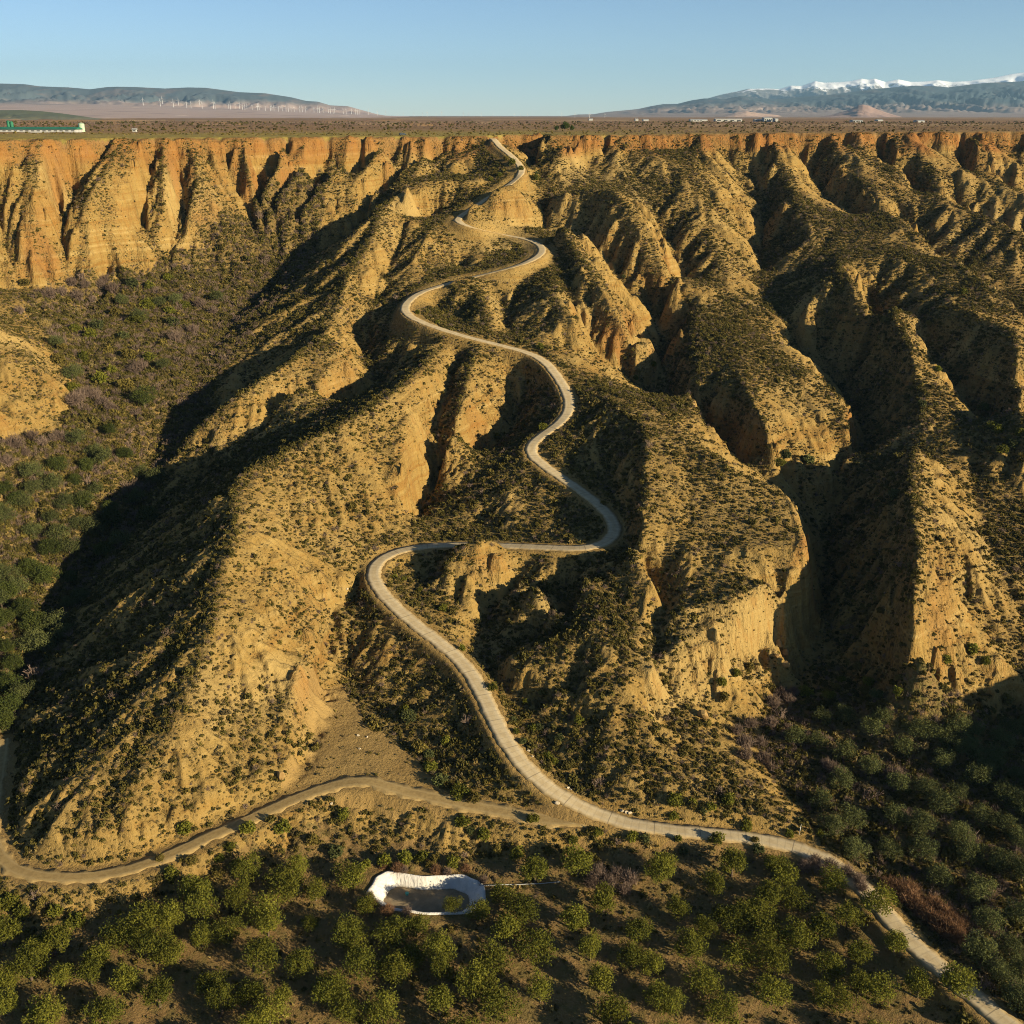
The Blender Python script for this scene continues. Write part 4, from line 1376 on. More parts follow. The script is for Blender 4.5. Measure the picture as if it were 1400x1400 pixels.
for px, py in crops(1050, 380, 4, '1250,850 1300,900 1350,930 1220,820 1370,860 1180,740 700,1200 100,1000 60,1040 880,260 930,520 560,180 380,90 1070,90 640,250 1280,960 1390,1000 210,1010 850,700'):
    bush(px, py, prng.uniform(1.0, 1.9), 'green bush among the ridges on the far right', 'bushes among the right-hand ridges', lo=200, hi=600)


# ------------------------------------------------------------------ small builders
def bm_obj(name, bm, mat, parent=None, bevel=0):
    me = bpy.data.meshes.new(name)
    if bevel:
        bmesh.ops.bevel(bm, geom=bm.edges[:], offset=bevel, segments=1, affect='EDGES', clamp_overlap=True)
    bmesh.ops.recalc_face_normals(bm, faces=bm.faces[:])
    bm.to_mesh(me)
    bm.free()
    me.materials.append(mat)
    o = bpy.data.objects.new(name, me)
    COL.objects.link(o)
    if parent:
        o.parent = parent
    return o


def box(bm, x0, x1, y0, y1, z0, z1):
    v = [bm.verts.new(p) for p in ((x0, y0, z0), (x1, y0, z0), (x1, y1, z0), (x0, y1, z0), (x0, y0, z1), (x1, y0, z1), (x1, y1, z1), (x0, y1, z1))]
    for f in ((0, 3, 2, 1), (4, 5, 6, 7), (0, 1, 5, 4), (1, 2, 6, 5), (2, 3, 7, 6), (3, 0, 4, 7)):
        bm.faces.new([v[i] for i in f])


def tube(bm, a, b, r0, r1, n=8, cap=True):
    a, b = Vector(a), Vector(b)
    d = (b - a).normalized()
    u = d.orthogonal().normalized()
    v = d.cross(u)
    A = [bm.verts.new(a + r0 * (math.cos(2 * math.pi * i / n) * u + math.sin(2 * math.pi * i / n) * v)) for i in range(n)]
    B = [bm.verts.new(b + r1 * (math.cos(2 * math.pi * i / n) * u + math.sin(2 * math.pi * i / n) * v)) for i in range(n)]
    for i in range(n):
        bm.faces.new((A[i], A[(i + 1) % n], B[(i + 1) % n], B[i]))
    if cap:
        bm.faces.new(A[::-1])
        bm.faces.new(B)


def empty(name, loc, rz=0, label=None, cat=None, group=None):
    e = bpy.data.objects.new(name, None)
    e.location = loc
    e.rotation_euler = (0, 0, rz)
    e.empty_display_size = .3
    COL.objects.link(e)
    return tag(e, label, cat, group)


def copy_tree(o, parent=None):
    c = o.copy()
    COL.objects.link(c)
    if parent:
        c.parent = parent
    for ch in list(o.children):
        copy_tree(ch, c)
    return c


WHITE = flat_mat('white_paint', (.38, .38, .36), (.31, .31, .29), .4, .6)
GREENROOF = flat_mat('green_sheet_roof', (.030, .15, .085), (.022, .11, .065), .3, .5)
PALEGREEN = flat_mat('pale_green_steel', (.34, .42, .30), (.28, .36, .25), .8, .5)
DARKGLASS = flat_mat('dark_glass', (.03, .035, .04), (.02, .02, .025), 1, .2)
STEEL = flat_mat('grey_steel', (.30, .30, .29), (.2, .2, .2), 3, .5)
PINE = leaf_mat('pine_needles', (.035, .055, .012), (.08, .11, .022), .15)

# ------------------------------------------------------------------ lined pond below the track
lin_m, lin_t, lin_b = new_mat('pond_liner')
kq = NT(lin_t)
Pq = kq.pos()
cq = kq.mix(kq.step(kq.noise(Pq, .9, 4), .3, .7), (.62, .585, .53), (.53, .495, .44))
zsep = kq.n('ShaderNodeSeparateXYZ')
lin_t.links.new(Pq, zsep.inputs[0])
stain = kq.step(kq.math('ADD', zsep.outputs[2], kq.math('MULTIPLY', kq.noise(Pq, 1.4, 4), 1.1)), POND_Z - 1.55, POND_Z - 2.0)
cq = kq.mix(kq.math('MULTIPLY', stain, .7), cq, (.30, .25, .17))
fold = kq.noise(kq.pos((2.2, 2.2, .25)), 1.0, 3)
cq = kq.mix(kq.math('MULTIPLY', kq.step(fold, .58, .64), .3), cq, (.38, .35, .30))
lin_t.links.new(cq, lin_b.inputs['Base Color'])
lin_b.inputs['Roughness'].default_value = .6
kq.bump(lin_b, fold, .25, .7)
pond = empty('pond', (PCX, PCY, POND_Z), 0, 'half-empty pond with a white plastic liner in front of the dirt track', 'pond')
ring = np.array(spline(PONDP + PONDP[:1], 6))[:-1]
ring = ring - [PCX, PCY, POND_Z]
ring[:, :2] *= (1 + .02 * np.sin(np.arange(len(ring)) * .9) + .025 * np.sin(np.arange(len(ring)) * .43 + 1))[:, None]
rows = []
PIN = np.array([.16, .0])
for f_, h_, sh in ((1.06, -.6, 0), (1.03, .04, 0), (.99, .08, 0), (.93, -.25, .0), (.80, -1.35, .0), (.70, -2.3, .0), (.66, -2.75, .0), (.60, -3.0, 0)):
    w_ = 1 + (0 if f_ > .9 else 0)
    q = ring.copy()
    q[:, 0] *= f_ ** .75 if f_ < 1 else f_
    q[:, 1] *= f_
    q[:, 2] = h_ + .05 * np.sin(np.arange(len(q)) * 1.7) * (f_ < .98)
    rows.append(q)
nr = len(ring)
Vq = np.vstack(rows)
Fq = []
for a in range(len(rows) - 1):
    for i in range(nr):
        j_ = (i + 1) % nr
        Fq.append((a * nr + i, a * nr + j_, (a + 1) * nr + j_, (a + 1) * nr + i))
mesh_np('liner', Vq, np.array(Fq), lin_m, pond, smooth_=True)
MUD = flat_mat('pond_mud', (.25, .19, .115), (.19, .145, .085), .6, .9)
bm = bmesh.new()
mz = -2.45
cv = bm.verts.new((0, 0, mz + .05))
mudr = []
for k_, (f_, up_) in enumerate(((.36, .06), (.60, .02), (.735, -.02))):
    mudr.append([bm.verts.new((p[0] * f_ ** .75, p[1] * f_, mz + up_ + .03 * math.sin(i * 2.3 + k_))) for i, p in enumerate(ring)])
for i in range(nr):
    bm.faces.new((cv, mudr[0][i], mudr[0][(i + 1) % nr]))
    for a in (0, 1):
        bm.faces.new((mudr[a][i], mudr[a + 1][i], mudr[a + 1][(i + 1) % nr], mudr[a][(i + 1) % nr]))
bm_obj('mud', bm, MUD, pond)
# reeds and rust-coloured dead brush hanging over the rim
for px, py, s_, kd in [(524, 1192, .8, 0), (545, 1188, .9, 0), (552, 1191, .8, 1), (586, 1186, 1.0, 2), (596, 1192, .8, 0), (612, 1194, .8, 1), (636, 1198, .7, 0), (508, 1218, .7, 1), (530, 1247, .9, 0), (556, 1250, .9, 1), (510, 1236, .7, 0), (660, 1205, .9, 1)]:
    x, y = ground_hit(px, py + 3, 120, 200)
    if inside(np.array([x]), np.array([y]), [(PCX + (p[0] - PCX) * 1.1, PCY + (p[1] - PCY) * 1.12) for p in PONDP])[0]:
        y += 1.6 if y > PCY else -1.6
    place_plant('bush', [rusty[0], bare[1], bushes[0]][kd], x, y, s_ * .8, px * .3,
                ['rust-brown dead bush hanging over the white pond liner', 'bare brown bush at the rim of the white pond', 'bright green bush drooping over the far rim of the pond'][kd], 'bush',
                ['rust-brown bushes round the pond', 'bare bushes round the pond', None][kd])
bx_, by_ = PCX - 4.0, PCY + 1.1
bk = empty('bucket', (bx_, by_, POND_Z + mz + .02), 0, 'small turquoise tub left on the dry floor of the pond', 'tub')
bm = bmesh.new()
tube(bm, (0, 0, 0), (0, 0, .5), .28, .36, 12)
bm_obj('tub_body', bm, flat_mat('turquoise_plastic', (.10, .42, .33), (.08, .35, .28), 3, .4), bk)
bm = bmesh.new()
tube(bm, (0, 0, .47), (0, 0, .53), .39, .39, 12)
bm_obj('rim', bm, flat_mat('turquoise_plastic_rim', (.08, .36, .28), (.07, .3, .24), 3, .4), bk)
p0, p1 = ground_hit(655, 1212, 120, 200), ground_hit(766, 1209, 120, 200)
bm = bmesh.new()
npp = 12
for i in range(npp):
    q0 = [p0[k] + (p1[k] - p0[k]) * i / npp for k in (0, 1)]
    q1 = [p0[k] + (p1[k] - p0[k]) * (i + 1) / npp for k in (0, 1)]
    tube(bm, (*q0, float(ground_z(*q0)[0]) + .22), (*q1, float(ground_z(*q1)[0]) + .22), .09, .09, 8)
tag(bm_obj('water_pipe', bm, WHITE), 'thin white water pipe running over the ground to the right of the pond', 'pipe')

# ------------------------------------------------------------------ the sign by the lower road
x, y = ground_hit(1092, 1145, 120, 220)
sg = empty('road_sign', (x, y, float(ground_z(x, y)[0])), math.atan2(.9, .4), 'small white sign board on a thin post beside the lower road', 'sign')
bm = bmesh.new()
tube(bm, (0, 0, -.3), (0, 0, 1.0), .05, .05, 8)
tube(bm, (1.3, 0, -.3), (1.3, 0, 1.0), .05, .05, 8)
bm_obj('post', bm, STEEL, sg)
bm = bmesh.new()
box(bm, -.1, 1.4, -.09, -.055, .75, 1.9)
bm_obj('panel', bm, WHITE, sg, .008)


# ------------------------------------------------------------------ boulders
def rock(seed, sx, sy, sz):
    rng = random.Random(seed)
    bm = bmesh.new()
    bmesh.ops.create_icosphere(bm, subdivisions=2, radius=1)
    off = [Vector((rng.uniform(-1, 1), rng.uniform(-1, 1), rng.uniform(-1, 1))).normalized() for _ in range(11)]
    cut = [rng.uniform(.42, .8) for _ in off]
    for v in bm.verts:
        for o_, c_ in zip(off, cut):
            d = v.co.dot(o_)
            if d > c_:
                v.co -= o_ * (d - c_) * .97
        v.co += Vector((rng.uniform(-.03, .03), rng.uniform(-.03, .03), rng.uniform(-.03, .03)))
        v.co = Vector((v.co.x * sx, v.co.y * sy, v.co.z * sz))
    return bm


ROCK = flat_mat('sandstone_block', (.31, .205, .08), (.24, .14, .05), .5, .95, .1)
PALEROCK = flat_mat('pale_stone', (.42, .35, .25), (.33, .27, .18), 1.5, .95, .1)
for px, py, a, b_, c_, lb in [(1066, 880, 1.5, 1.3, 1.9, 'tall sandstone block leaning out from the cliff over the dark canyon'), (1074, 892, 1.3, 1.6, 1.2, 'squat sandstone block at the right end of the cliff foot'),
                              (1062, 897, 1.1, .8, .7, 'small sandstone block wedged below the leaning ones'), (1074, 906, 1.7, 1.2, 1.1, 'lowest sandstone block fallen at the canyon edge'),
                              (961, 978, 1.7, 1.2, 1.9, 'pointed sandstone slab standing in the scree under the big cliff'), (383, 1062, 1.3, 1.2, 2.4, 'stump of pale clay standing beside a hole in the bank above the track')]:
    x, y = ground_hit(px, py + 6, 120, 330)
    o = bm_obj('boulder', rock(px, a, b_, c_), ROCK)
    o.location = (x, y, float(ground_z(x, y)[0]) + c_ * .45)
    o.rotation_euler = (.2, .1, px)
    tag(o, lb, 'boulder')
for px, py in crops(440, 800, 2.917, '930,835 960,825 985,830 820,665 828,650 840,690 1190,930 1215,935 1225,925 145,605 150,655 180,610 40,880 100,20 120,110 128,95'):
    x, y = ground_hit(px, py, 120, 330)
    i_ = int(np.argmin(np.hypot(ROAD[:, 0] - x, ROAD[:, 1] - y)))
    q_ = np.array([x - ROAD[i_, 0], y - ROAD[i_, 1]])
    if np.hypot(*q_) < 3.2:
        x, y = ROAD[i_, :2] + q_ / (np.hypot(*q_) + 1e-6) * 3.3
    s_ = prng.uniform(.3, .6)
    o = bm_obj('stone', rock(px * 7 + py, s_ * 1.2, s_, s_ * .8), PALEROCK)
    o.location = (x, y, float(ground_z(x, y)[0]) + s_ * .3)
    tag(o, 'pale loose stone lying beside the lower road', 'stone', 'pale stones along the lower road')


# ------------------------------------------------------------------ farm buildings on the plateau
def building(name, x, y, wx, wy, hw, hr, wallm, roofm, label, cat, n_win=0, group=None, rz=0.0, zb=None):
    zb = float(ground_z(x, y)[0]) if zb is None else zb
    e = empty(name, (x, y, zb - .1), rz, label, cat, group)
    bm = bmesh.new()
    box(bm, -wx / 2, wx / 2, -wy / 2, wy / 2, -1, hw)
    bm_obj('wall', bm, wallm, e)
    bm = bmesh.new()
    ov = .5
    P_ = [(-wx / 2 - ov, -wy / 2 - ov, hw + .01), (-wx / 2 - ov, 0, hw + hr), (-wx / 2 - ov, wy / 2 + ov, hw + .01)]
    A = [bm.verts.new(p) for p in P_]
    B = [bm.verts.new((-p[0], p[1], p[2])) for p in P_]
    for i in range(3):
        bm.faces.new((A[i], A[(i + 1) % 3], B[(i + 1) % 3], B[i]))
    bm.faces.new(A)
    bm.faces.new(B[::-1])
    bm_obj('roof', bm, roofm, e)
    for i in range(n_win):
        bm = bmesh.new()
        cx = -wx / 2 + wx * (i + .5) / n_win
        box(bm, cx - wx / n_win * .28, cx + wx / n_win * .28, -wy / 2 - .06, -wy / 2 + .1, hw * .35, hw * .68)
        bm_obj('window', bm, DARKGLASS, e)
    return e


YS = 716
sx0, sx1 = aty(-30, 185, YS)[0], aty(109, 185, YS)[0]
building('farm_shed', (sx0 + sx1) / 2, YS, sx1 - sx0, 12, 1.7, 1.5, WHITE, GREENROOF, 'long low white shed with a green roof on the plateau at far left', 'shed', 18)
x = aty(108, 180, YS)[0]
t_ = empty('feed_tank', (x - 1.5, YS + 9, float(plateau_z(x))), 0, 'pale green tank at the right end of the long shed', 'tank')
bm = bmesh.new()
tube(bm, (0, 0, 0), (0, 0, 5.2), 2.0, 2.0, 20)
bm_obj('tank_body', bm, PALEGREEN, t_)
bm = bmesh.new()
tube(bm, (0, 0, 5.2), (0, 0, 5.9), 2.1, .4, 20)
bm_obj('lid', bm, PALEGREEN, t_)
x = aty(3, 180, YS)[0]
t_ = empty('feed_silo', (x, YS + 14, float(plateau_z(x))), 0, 'dark green silo block rising behind the left end of the long shed', 'silo')
for i in (0, 1):
    bm = bmesh.new()
    tube(bm, (-1.6 + 2.2 * i, 0, 0), (-1.6 + 2.2 * i, 0, 6.4 - .5 * i), 1.1, 1.1, 16)
    tube(bm, (-1.6 + 2.2 * i, 0, 6.4 - .5 * i), (-1.6 + 2.2 * i, 0, 7.1 - .5 * i), 1.15, .3, 16)
    bm_obj('silo_drum', bm, GREENROOF, t_)
x, y = aty(184.5, 181, 735)[0], 735
building('white_hut', x, y, 2.4, 2.2, 1.7, .6, WHITE, WHITE, 'tiny white hut alone on the plateau right of the long shed', 'hut', 1)
for i, (a, b_, D, hh, lb) in enumerate([(943, 959, 2300, 4, 'long white warehouse, leftmost of the row on the far plain'), (977, 1013, 2350, 5, 'longest white warehouse on the far plain below the mountains'),
                                        (1031, 1041, 2300, 4, 'low white warehouse left of the taller block on the far plain'), (1043, 1054, 2280, 7.5, 'tall white factory block at the right end of the warehouse row'),
                                        (879, 886, 2600, 3.5, 'small white farm building left of the warehouses on the plain'), (1164, 1177, 2100, 3, 'flat pale greenhouse on the plain below the reddish cone hill'),
                                        (1252, 1261, 2000, 3, 'flat pale greenhouse on the plain right of the reddish cone hill'), (1198, 1205, 2500, 3, 'small pale shed between the two flat greenhouses'),
                                        (958, 966, 2500, 3.5, 'small white shed between the first two warehouses'), (805, 810, 2900, 4, 'tiny white house at the foot of the mountains, left of the sheds'),
                                        (1058, 1062, 2250, 6, 'narrow white tower just right of the factory block'), (868, 872, 2800, 4, 'tiny white house just left of the small farm building')]):
    x0, x1 = aty(a, 165, D)[0], aty(b_, 165, D)[0]
    fz = float(smooth(760, 2500, np.array([float(D)]))[0])
    zb = float(plateau_z((x0 + x1) / 2)) * (1 - fz) + fz * (float(plateau_z(0)) - 1)
    building('warehouse', (x0 + x1) / 2, D, x1 - x0, 25, hh, 1.2, WHITE, WHITE, lb, 'warehouse', 4 if b_ - a > 9 else 0, 'white buildings on the far plain', 0, zb)

# a dark car on the rim
x = aty(551.5, 183, 668)[0]
car = empty('parked_car', (x, 664, float(ground_z(x, 664)[0])), .5, 'small dark car parked at the brink of the plateau', 'car')
bm = bmesh.new()
pr = [(-2.1, .35), (2.1, .35), (2.15, .85), (1.2, .95), (.6, 1.5), (-1.3, 1.5), (-1.95, .98), (-2.15, .9)]
A = [bm.verts.new((p[0], -.85, p[1])) for p in pr]
B = [bm.verts.new((p[0], .85, p[1])) for p in pr]
for i in range(len(pr)):
    bm.faces.new((A[i], A[(i + 1) % len(pr)], B[(i + 1) % len(pr)], B[i]))
bm.faces.new(A)
bm.faces.new(B[::-1])
bm_obj('body', bm, flat_mat('dark_car_paint', (.035, .05, .065), (.03, .04, .05), 1, .3), car, .05)
bm = bmesh.new()
box(bm, -1.2, .55, -.87, .87, 1.02, 1.4)
bm_obj('side_window', bm, DARKGLASS, car, .02)
for sx_ in (-1.3, 1.3):
    for sy_ in (-.8, .8):
        bm = bmesh.new()
        tube(bm, (sx_, sy_ - .1, .33), (sx_, sy_ + .1, .33), .33, .33, 14)
        bm_obj('wheel', bm, flat_mat('tyre_rubber', (.02, .02, .02), (.03, .03, .03), 3, .9), car)

# trees on the plateau
for px, s_, w_, lb in [(772.5, 1.15, 1, 'round green pine on the plateau edge right of the road head, largest of three'), (761, .72, .8, 'dark narrow bush left of the big round pine on the plateau'), (782, .72, .8, 'small green tree right of the big round pine on the plateau')]:
    Yt = 815
    x = aty(px, 178, Yt)[0]
    tr, cr = tree_kind(int(360 + px), 6.6, 3.0, PINE, 'round')
    e = empty('pine_tree', (x, Yt, float(plateau_z(x)) - .6), px, lb, 'tree')
    e.scale = (s_ * w_, s_ * w_, s_)
    for q in (tr, cr):
        c = q.copy()
        COL.objects.link(c)
        c.parent = e


# ------------------------------------------------------------------ mountains and far hills
def elev(py, D):
    return H + D * -((SP + (py - 700) / F * CP) / (CP - (py - 700) / F * SP))


def upx(px, D):
    return aty(px, 158, D)[0] / D


def hills(name, prof, D0, D1, D2, mat, base=None, ncol=420, nrow=90, rough=.3, seed=0, ns=6.0):
    """a range: foot at D0, (apron up to base line), crest line (px, py) at D1, back at D2"""
    pxs = np.linspace(prof[0][0], prof[-1][0], ncol)
    crest = np.interp(pxs, [p[0] for p in prof], [p[1] for p in prof])
    uu = np.array([upx(p, D1) for p in pxs])
    top = elev(crest, D1)
    z0 = float(plateau_z(0)) - 8
    D = np.concatenate([np.linspace(D0, D1, int(nrow * .75), endpoint=False), np.linspace(D1, D2, nrow - int(nrow * .75))])
    UU, DD = np.meshgrid(uu, D)
    TT = np.tile(top, (len(D), 1))
    t = np.clip((DD - D0) / (D1 - D0), 0, 1)
    if base:
        Db = base[0]
        zb = elev(np.interp(pxs, [p[0] for p in base[1]], [p[1] for p in base[1]]), Db)
        ZB = np.tile(zb, (len(D), 1))
        ta = np.clip((DD - D0) / (Db - D0), 0, 1)
        tm = np.clip((DD - Db) / (D1 - Db), 0, 1)
        ap = z0 + (np.maximum(ZB, z0) - z0) * ta
        mt = tm ** 1.15
        Z = ap + (TT - ZB) * mt * (TT > ZB)
        k = mt
    else:
        k = t ** 1.25
        Z = z0 + (TT - z0) * k
    X = UU * DD
    rg = 1 - np.abs(fbm(X / D1 * ns * 6 + seed, DD / D1 * ns * 3.0 + 2.2 * X / D1 * ns, 6, 150 + seed))
    rel = (TT - z0)
    Z = Z - rel * rough * (1 - rg) * 2.0 * np.clip(k * 3, 0, 1) * np.clip((1 - k) * 2.4, .0, 1)
    back = np.clip((DD - D1) / (D2 - D1), 0, 1)
    Z = Z - rel * .55 * back
    o = mesh_np(name, np.stack([X, DD, Z], -1).reshape(-1, 3), grid_faces(len(D), ncol), mat, smooth_=True)
    return tag(o, kind='structure')


def hill_mat(name, lowc, highc, zlo, zhi, spots=None, snow=None, scale=.0012):
    m, t, b = new_mat(name)
    k = NT(t)
    P = k.pos()
    s = k.n('ShaderNodeSeparateXYZ')
    t.links.new(P, s.inputs[0])
    n = k.noise(P, scale, 5, .6)
    f = k.step(k.math('MULTIPLY_ADD', k.math('SUBTRACT', n, .5), (zhi - zlo) * 1.3, s.outputs[2]), zlo, zhi)
    col = k.mix(f, lowc, highc)
    n2 = k.noise(k.pos((1, .35, 1)), scale * 3.1, 4, .6)
    col = k.mix(k.math('MULTIPLY', k.step(n2, .5, .68), .55), col, tuple(c * .55 for c in lowc))
    if spots:
        col = k.mix(k.math('MULTIPLY', k.step(n2, .36, .28), k.math('SUBTRACT', 1.0, f)), col, spots)
    if snow:
        g = k.n('ShaderNodeNewGeometry')
        sn = k.n('ShaderNodeSeparateXYZ')
        t.links.new(g.outputs['Normal'], sn.inputs[0])
        h = k.math('MULTIPLY_ADD', k.math('SUBTRACT', k.noise(P, .0032, 6, .7), .5), snow[1], s.outputs[2])
        q = k.step(k.math('ADD', h, k.math('MULTIPLY', sn.outputs[2], snow[2])), snow[0] + snow[2] * .7, snow[0] + snow[2] * .7 + snow[3])
        col = k.mix(q, col, (.82, .84, .88))
    t.links.new(col, b.inputs['Base Color'])
    return m


LEFT = [(-420, 122), (-200, 113), (-60, 113), (0, 114), (40, 115), (60, 118), (100, 119.5), (128, 122), (152, 119), (165, 118.5), (190, 119), (230, 121), (262, 119.5), (285, 120), (330, 126), (365, 127.5), (400, 133), (420, 138), (436, 139), (452, 144), (476, 145), (495, 150.5), (515, 156), (530, 158.5), (560, 161)]
LBASE = [(-420, 141), (0, 141), (150, 143.5), (200, 145), (260, 147.5), (330, 149), (400, 152.5), (470, 155.5), (520, 157.7), (560, 160)]
hills('mountain_range', LEFT, 5200, 15000, 18500, hill_mat('left_mountains', (.36, .265, .225), (.075, .095, .105), 215, 330, (.58, .46, .38)), (11000, LBASE), seed=3, rough=.34)  # upper slopes' blue-grey has distance haze mixed into the colour
hills('dark_hill', [(-260, 154), (-100, 152), (0, 150.6), (30, 150.4), (58, 152), (85, 155), (110, 158.5), (130, 161.5), (150, 163)], 4000, 4700, 5100, hill_mat('dark_wooded_hill', (.15, .14, .08), (.09, .10, .055), 126, 140, (.50, .38, .26), scale=.006), seed=9, ncol=160, nrow=50)
SNOW = [(900, 162), (940, 146), (960, 136.5), (978, 131), (988, 128.5), (1005, 125), (1020, 121.5), (1045, 121), (1062, 122), (1078, 117), (1092, 117.5), (1110, 111), (1122, 113), (1142, 112.5), (1158, 111), (1172, 107.5), (1182, 109), (1190, 107.5), (1205, 112), (1222, 108.5), (1240, 112), (1258, 111.5), (1275, 109.5), (1295, 112), (1315, 111), (1330, 109), (1350, 106.5), (1375, 101), (1400, 98), (1440, 93), (1520, 96), (1650, 104), (1800, 120)]
hills('snow_mountains', SNOW, 19000, 25500, 28500, hill_mat('snow_range', (.14, .14, .14), (.16, .15, .14), 500, 900, snow=(770, 760, 520, 120)), seed=5, rough=.42, ns=9, ncol=600, nrow=110)
FRONT = [(755, 162), (775, 158.5), (790, 156.5), (812, 156), (830, 153), (850, 151.2), (872, 149), (890, 145), (906, 142.3), (925, 142), (945, 137), (962, 134.5), (990, 135), (1012, 131), (1035, 134), (1062, 135.5), (1090, 132.5), (1125, 130), (1155, 126.5), (1185, 122.5), (1215, 119.5), (1248, 117), (1275, 118), (1292, 119.5), (1320, 115.5), (1345, 113), (1372, 112), (1400, 110.5), (1500, 108), (1650, 112), (1800, 125)]
RB = [(755, 161), (900, 157), (1000, 156), (1150, 156), (1400, 155), (1800, 156)]
hills('forest_mountains', FRONT, 7500, 17000, 19500, hill_mat('front_range', (.23, .175, .15), (.048, .068, .080), 190, 330, (.46, .35, .28), snow=(760, 420, 120, 60)), (11500, RB), seed=12, rough=.42, ncol=560)  # dark forest tone pushed to blue, painting the haze into the slopes
hills('cone_hill', [(1090, 165), (1108, 163), (1120, 160), (1140, 156), (1160, 150), (1172, 144), (1178, 142.8), (1186, 144.5), (1200, 150), (1215, 155), (1232, 159.5), (1250, 163), (1270, 166)], 7400, 8600, 9300, hill_mat('cone_hill_earth', (.33, .22, .18), (.27, .18, .145), 150, 250, (.42, .31, .25), scale=.003), seed=20, ncol=160, nrow=60, rough=.3)
hills('low_hill', [(960, 164), (985, 160), (1005, 154), (1020, 152), (1036, 154.5), (1060, 157), (1090, 163)], 8200, 9200, 9800, hill_mat('low_hill_earth', (.46, .32, .24), (.38, .26, .20), 150, 200, scale=.003), seed=22, ncol=100, nrow=40, rough=.2)
hills('red_mesa', [(1215, 168), (1228, 164), (1238, 162.5), (1300, 162), (1360, 162.5), (1420, 162), (1600, 163), (1700, 167)], 5200, 5700, 6300, hill_mat('mesa_earth', (.40, .24, .16), (.32, .21, .14), 120, 140, (.5, .33, .22), scale=.006), seed=25, ncol=260, nrow=40, rough=.35)

# ------------------------------------------------------------------ wind turbines
WT = [(0 + a / 5, 80 + b / 5, 80 + c / 5) for a, b, c in [(988, 278, 315), (1104, 288, 322), (1120, 272, 306), (1193, 294, 329), (1228, 282, 314), (1283, 300, 333), (1312, 302, 333), (1373, 288, 320), (1388, 307, 338)]]
WT += [(260 + a / 5, 80 + b / 5, 80 + c / 5) for a, b, c in [(72, 292, 318), (165, 297, 338), (176, 308, 338), (268, 316, 346), (280, 310, 346), (313, 315, 338), (342, 308, 338), (362, 320, 353), (378, 320, 353), (392, 318, 343), (428, 320, 346), (465, 324, 365),
       (475, 322, 365), (517, 328, 355), (553, 326, 359), (562, 330, 359), (576, 328, 359), (607, 335, 359), (632, 331, 358), (658, 334, 362), (674, 331, 360), (692, 335, 360), (713, 333, 362), (752, 335, 366), (768, 334, 366), (792, 338, 366), (848, 341, 367), (874, 340, 374),
       (886, 342, 374), (910, 343, 367), (946, 345, 375), (960, 345, 375), (978, 345, 376), (990, 346, 378), (1047, 349, 377), (1067, 350, 378), (1103, 349, 382), (1132, 352, 380), (1146, 354, 380), (1160, 355, 382), (1221, 356, 385), (1280, 360, 387), (1338, 362, 389)]]
WT += [(520 + a / 5, 80 + b / 5, 80 + c / 5) for a, b, c in [(120, 377, 395), (160, 375, 394), (230, 372, 396), (290, 372, 396), (320, 366, 396), (380, 376, 398), (420, 366, 398), (570, 372, 400), (605, 376, 401), (690, 376, 402), (770, 382, 404), (915, 380, 404), (960, 384, 405), (1005, 380, 405), (1145, 384, 406), (1240, 376, 406)]]
WT += [(786, 156, 162), (806, 156, 162.5), (827, 156, 163)]
wt_white = flat_mat('turbine_white', (.52, .52, .52), (.48, .48, .48), .05, .5)
wt0 = empty('wind_turbine', (0, 0, 0))
bm = bmesh.new()
tube(bm, (0, 0, -8), (0, 0, 50), 2.4, 1.5, 8)
bm_obj('tower', bm, wt_white, wt0)
bm = bmesh.new()
box(bm, -1.6, 1.6, -3, 4, 49.5, 53)
bm_obj('nacelle', bm, wt_white, wt0, .3)
for k_ in range(3):
    bm = bmesh.new()
    a = math.radians(90 + 120 * k_)
    d = Vector((math.cos(a), 0, math.sin(a)))
    tube(bm, Vector((0, -3.6, 51)) + d * 1.0, Vector((0, -3.6, 51)) + d * 8, 1.0, 1.3, 6)
    tube(bm, Vector((0, -3.6, 51)) + d * 8, Vector((0, -3.6, 51)) + d * 27, 1.3, .3, 6)
    bm_obj('blade', bm, wt_white, wt0)
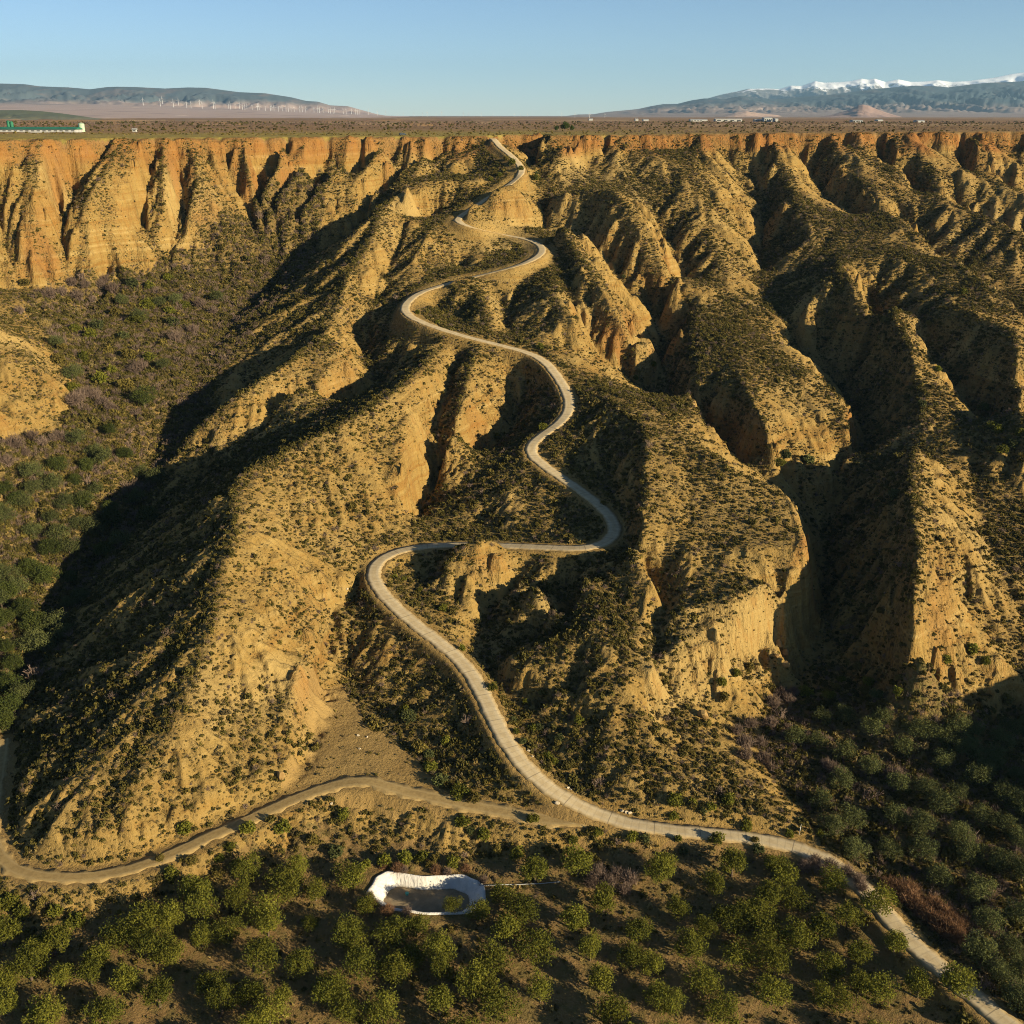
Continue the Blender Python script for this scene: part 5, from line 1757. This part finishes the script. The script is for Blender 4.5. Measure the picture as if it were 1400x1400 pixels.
for i, (px, yt, yb) in enumerate(WT):
    o = wt0 if i == 0 else copy_tree(wt0)
    if px < 520:
        D = 11000 - 900 * math.sin(i * 2.1) ** 2
    elif px < 770:
        D = 16000 + 900 * math.sin(i * 1.3)
    else:
        D = 7000
    X0 = aty(px, 158, D)[0]
    zt, zb = elev(yt, D), elev(yb, D)
    s_ = (zt - zb) / 51
    o.location = (X0, D, zb)
    o.scale = (max(s_, .5),) * 3
    o.rotation_euler = (0, 0, .5 * math.sin(i * 5.1))
    for q in o.children:
        pass
    if px < 260:
        lb, gp = 'white wind turbine at the left end of the wind farm', 'wind turbines at the left end'
    elif px < 420:
        lb, gp = 'white wind turbine in the middle of the wind farm', 'wind turbines of the middle cluster'
    elif px < 535:
        lb, gp = 'white wind turbine where the left mountains taper off', 'wind turbines at the tapering end of the mountains'
    elif px < 770:
        lb, gp = 'faint wind turbine on the horizon between the mountain ranges', 'faint turbines on the open horizon'
    else:
        lb, gp = ['white turbine mast before the toe of the right mountains, leftmost of three', 'white turbine mast before the toe of the right mountains, middle of three', 'white turbine mast before the toe of the right mountains, rightmost of three'][i - len(WT) + 3], 'masts before the right mountains'
    tag(o, lb, 'wind turbine', gp)

# ------------------------------------------------------------------ the air between here and the mountains
HAZE = 2.2e-5
if HAZE:
    hm = bpy.data.materials.new('haze_air')
    hm.use_nodes = True
    ht = hm.node_tree
    ht.nodes.clear()
    ho = ht.nodes.new('ShaderNodeOutputMaterial')
    hv = ht.nodes.new('ShaderNodeVolumePrincipled')
    hv.inputs['Color'].default_value = (.42, .72, 1.0, 1)
    hv.inputs['Density'].default_value = HAZE
    hv.inputs['Anisotropy'].default_value = .2
    ht.links.new(hv.outputs[0], ho.inputs['Volume'])
    bm = bmesh.new()
    box(bm, -31500, 31500, -3000, 31500, -32, 1500)
    hz = bm_obj('haze', bm, hm)
    tag(hz, kind='stuff')
    hz.display_type = 'WIRE'
sc.cycles.volume_bounces = 0


# ------------------------------------------------------------------ one label each: repeats of a group are told apart by their order from the left
ORD = ['first', 'second', 'third', 'fourth', 'fifth', 'sixth', 'seventh', 'eighth', 'ninth', 'tenth', 'eleventh', 'twelfth', 'thirteenth', 'fourteenth', 'fifteenth', 'sixteenth', 'seventeenth', 'eighteenth', 'nineteenth']
TENS = {2: ('twentieth', 'twenty'), 3: ('thirtieth', 'thirty'), 4: ('fortieth', 'forty'), 5: ('fiftieth', 'fifty')}


def ordinal(n):
    if n < 20:
        return ORD[n - 1]
    t, u = divmod(n, 10)
    return TENS[t][0] if u == 0 else TENS[t][1] + '-' + ORD[u - 1]


groups = {}
for o in sc.objects:
    if o.parent is None and 'label' in o and 'group' in o:
        groups.setdefault((o['group'], o['label']), []).append(o)
for (g_, lb), os_ in groups.items():
    if len(os_) < 2:
        continue
    os_.sort(key=lambda q: q.location.x / (q.location.y * CP + (H - q.location.z) * SP))
    for i, o in enumerate(os_):
        o['label'] = lb + ', ' + ('leftmost' if i == 0 else 'rightmost' if i == len(os_) - 1 else ordinal(i + 1) + ' from the left')
        if len(o['label'].split()) > 16:
            print('LONG', o['label'])
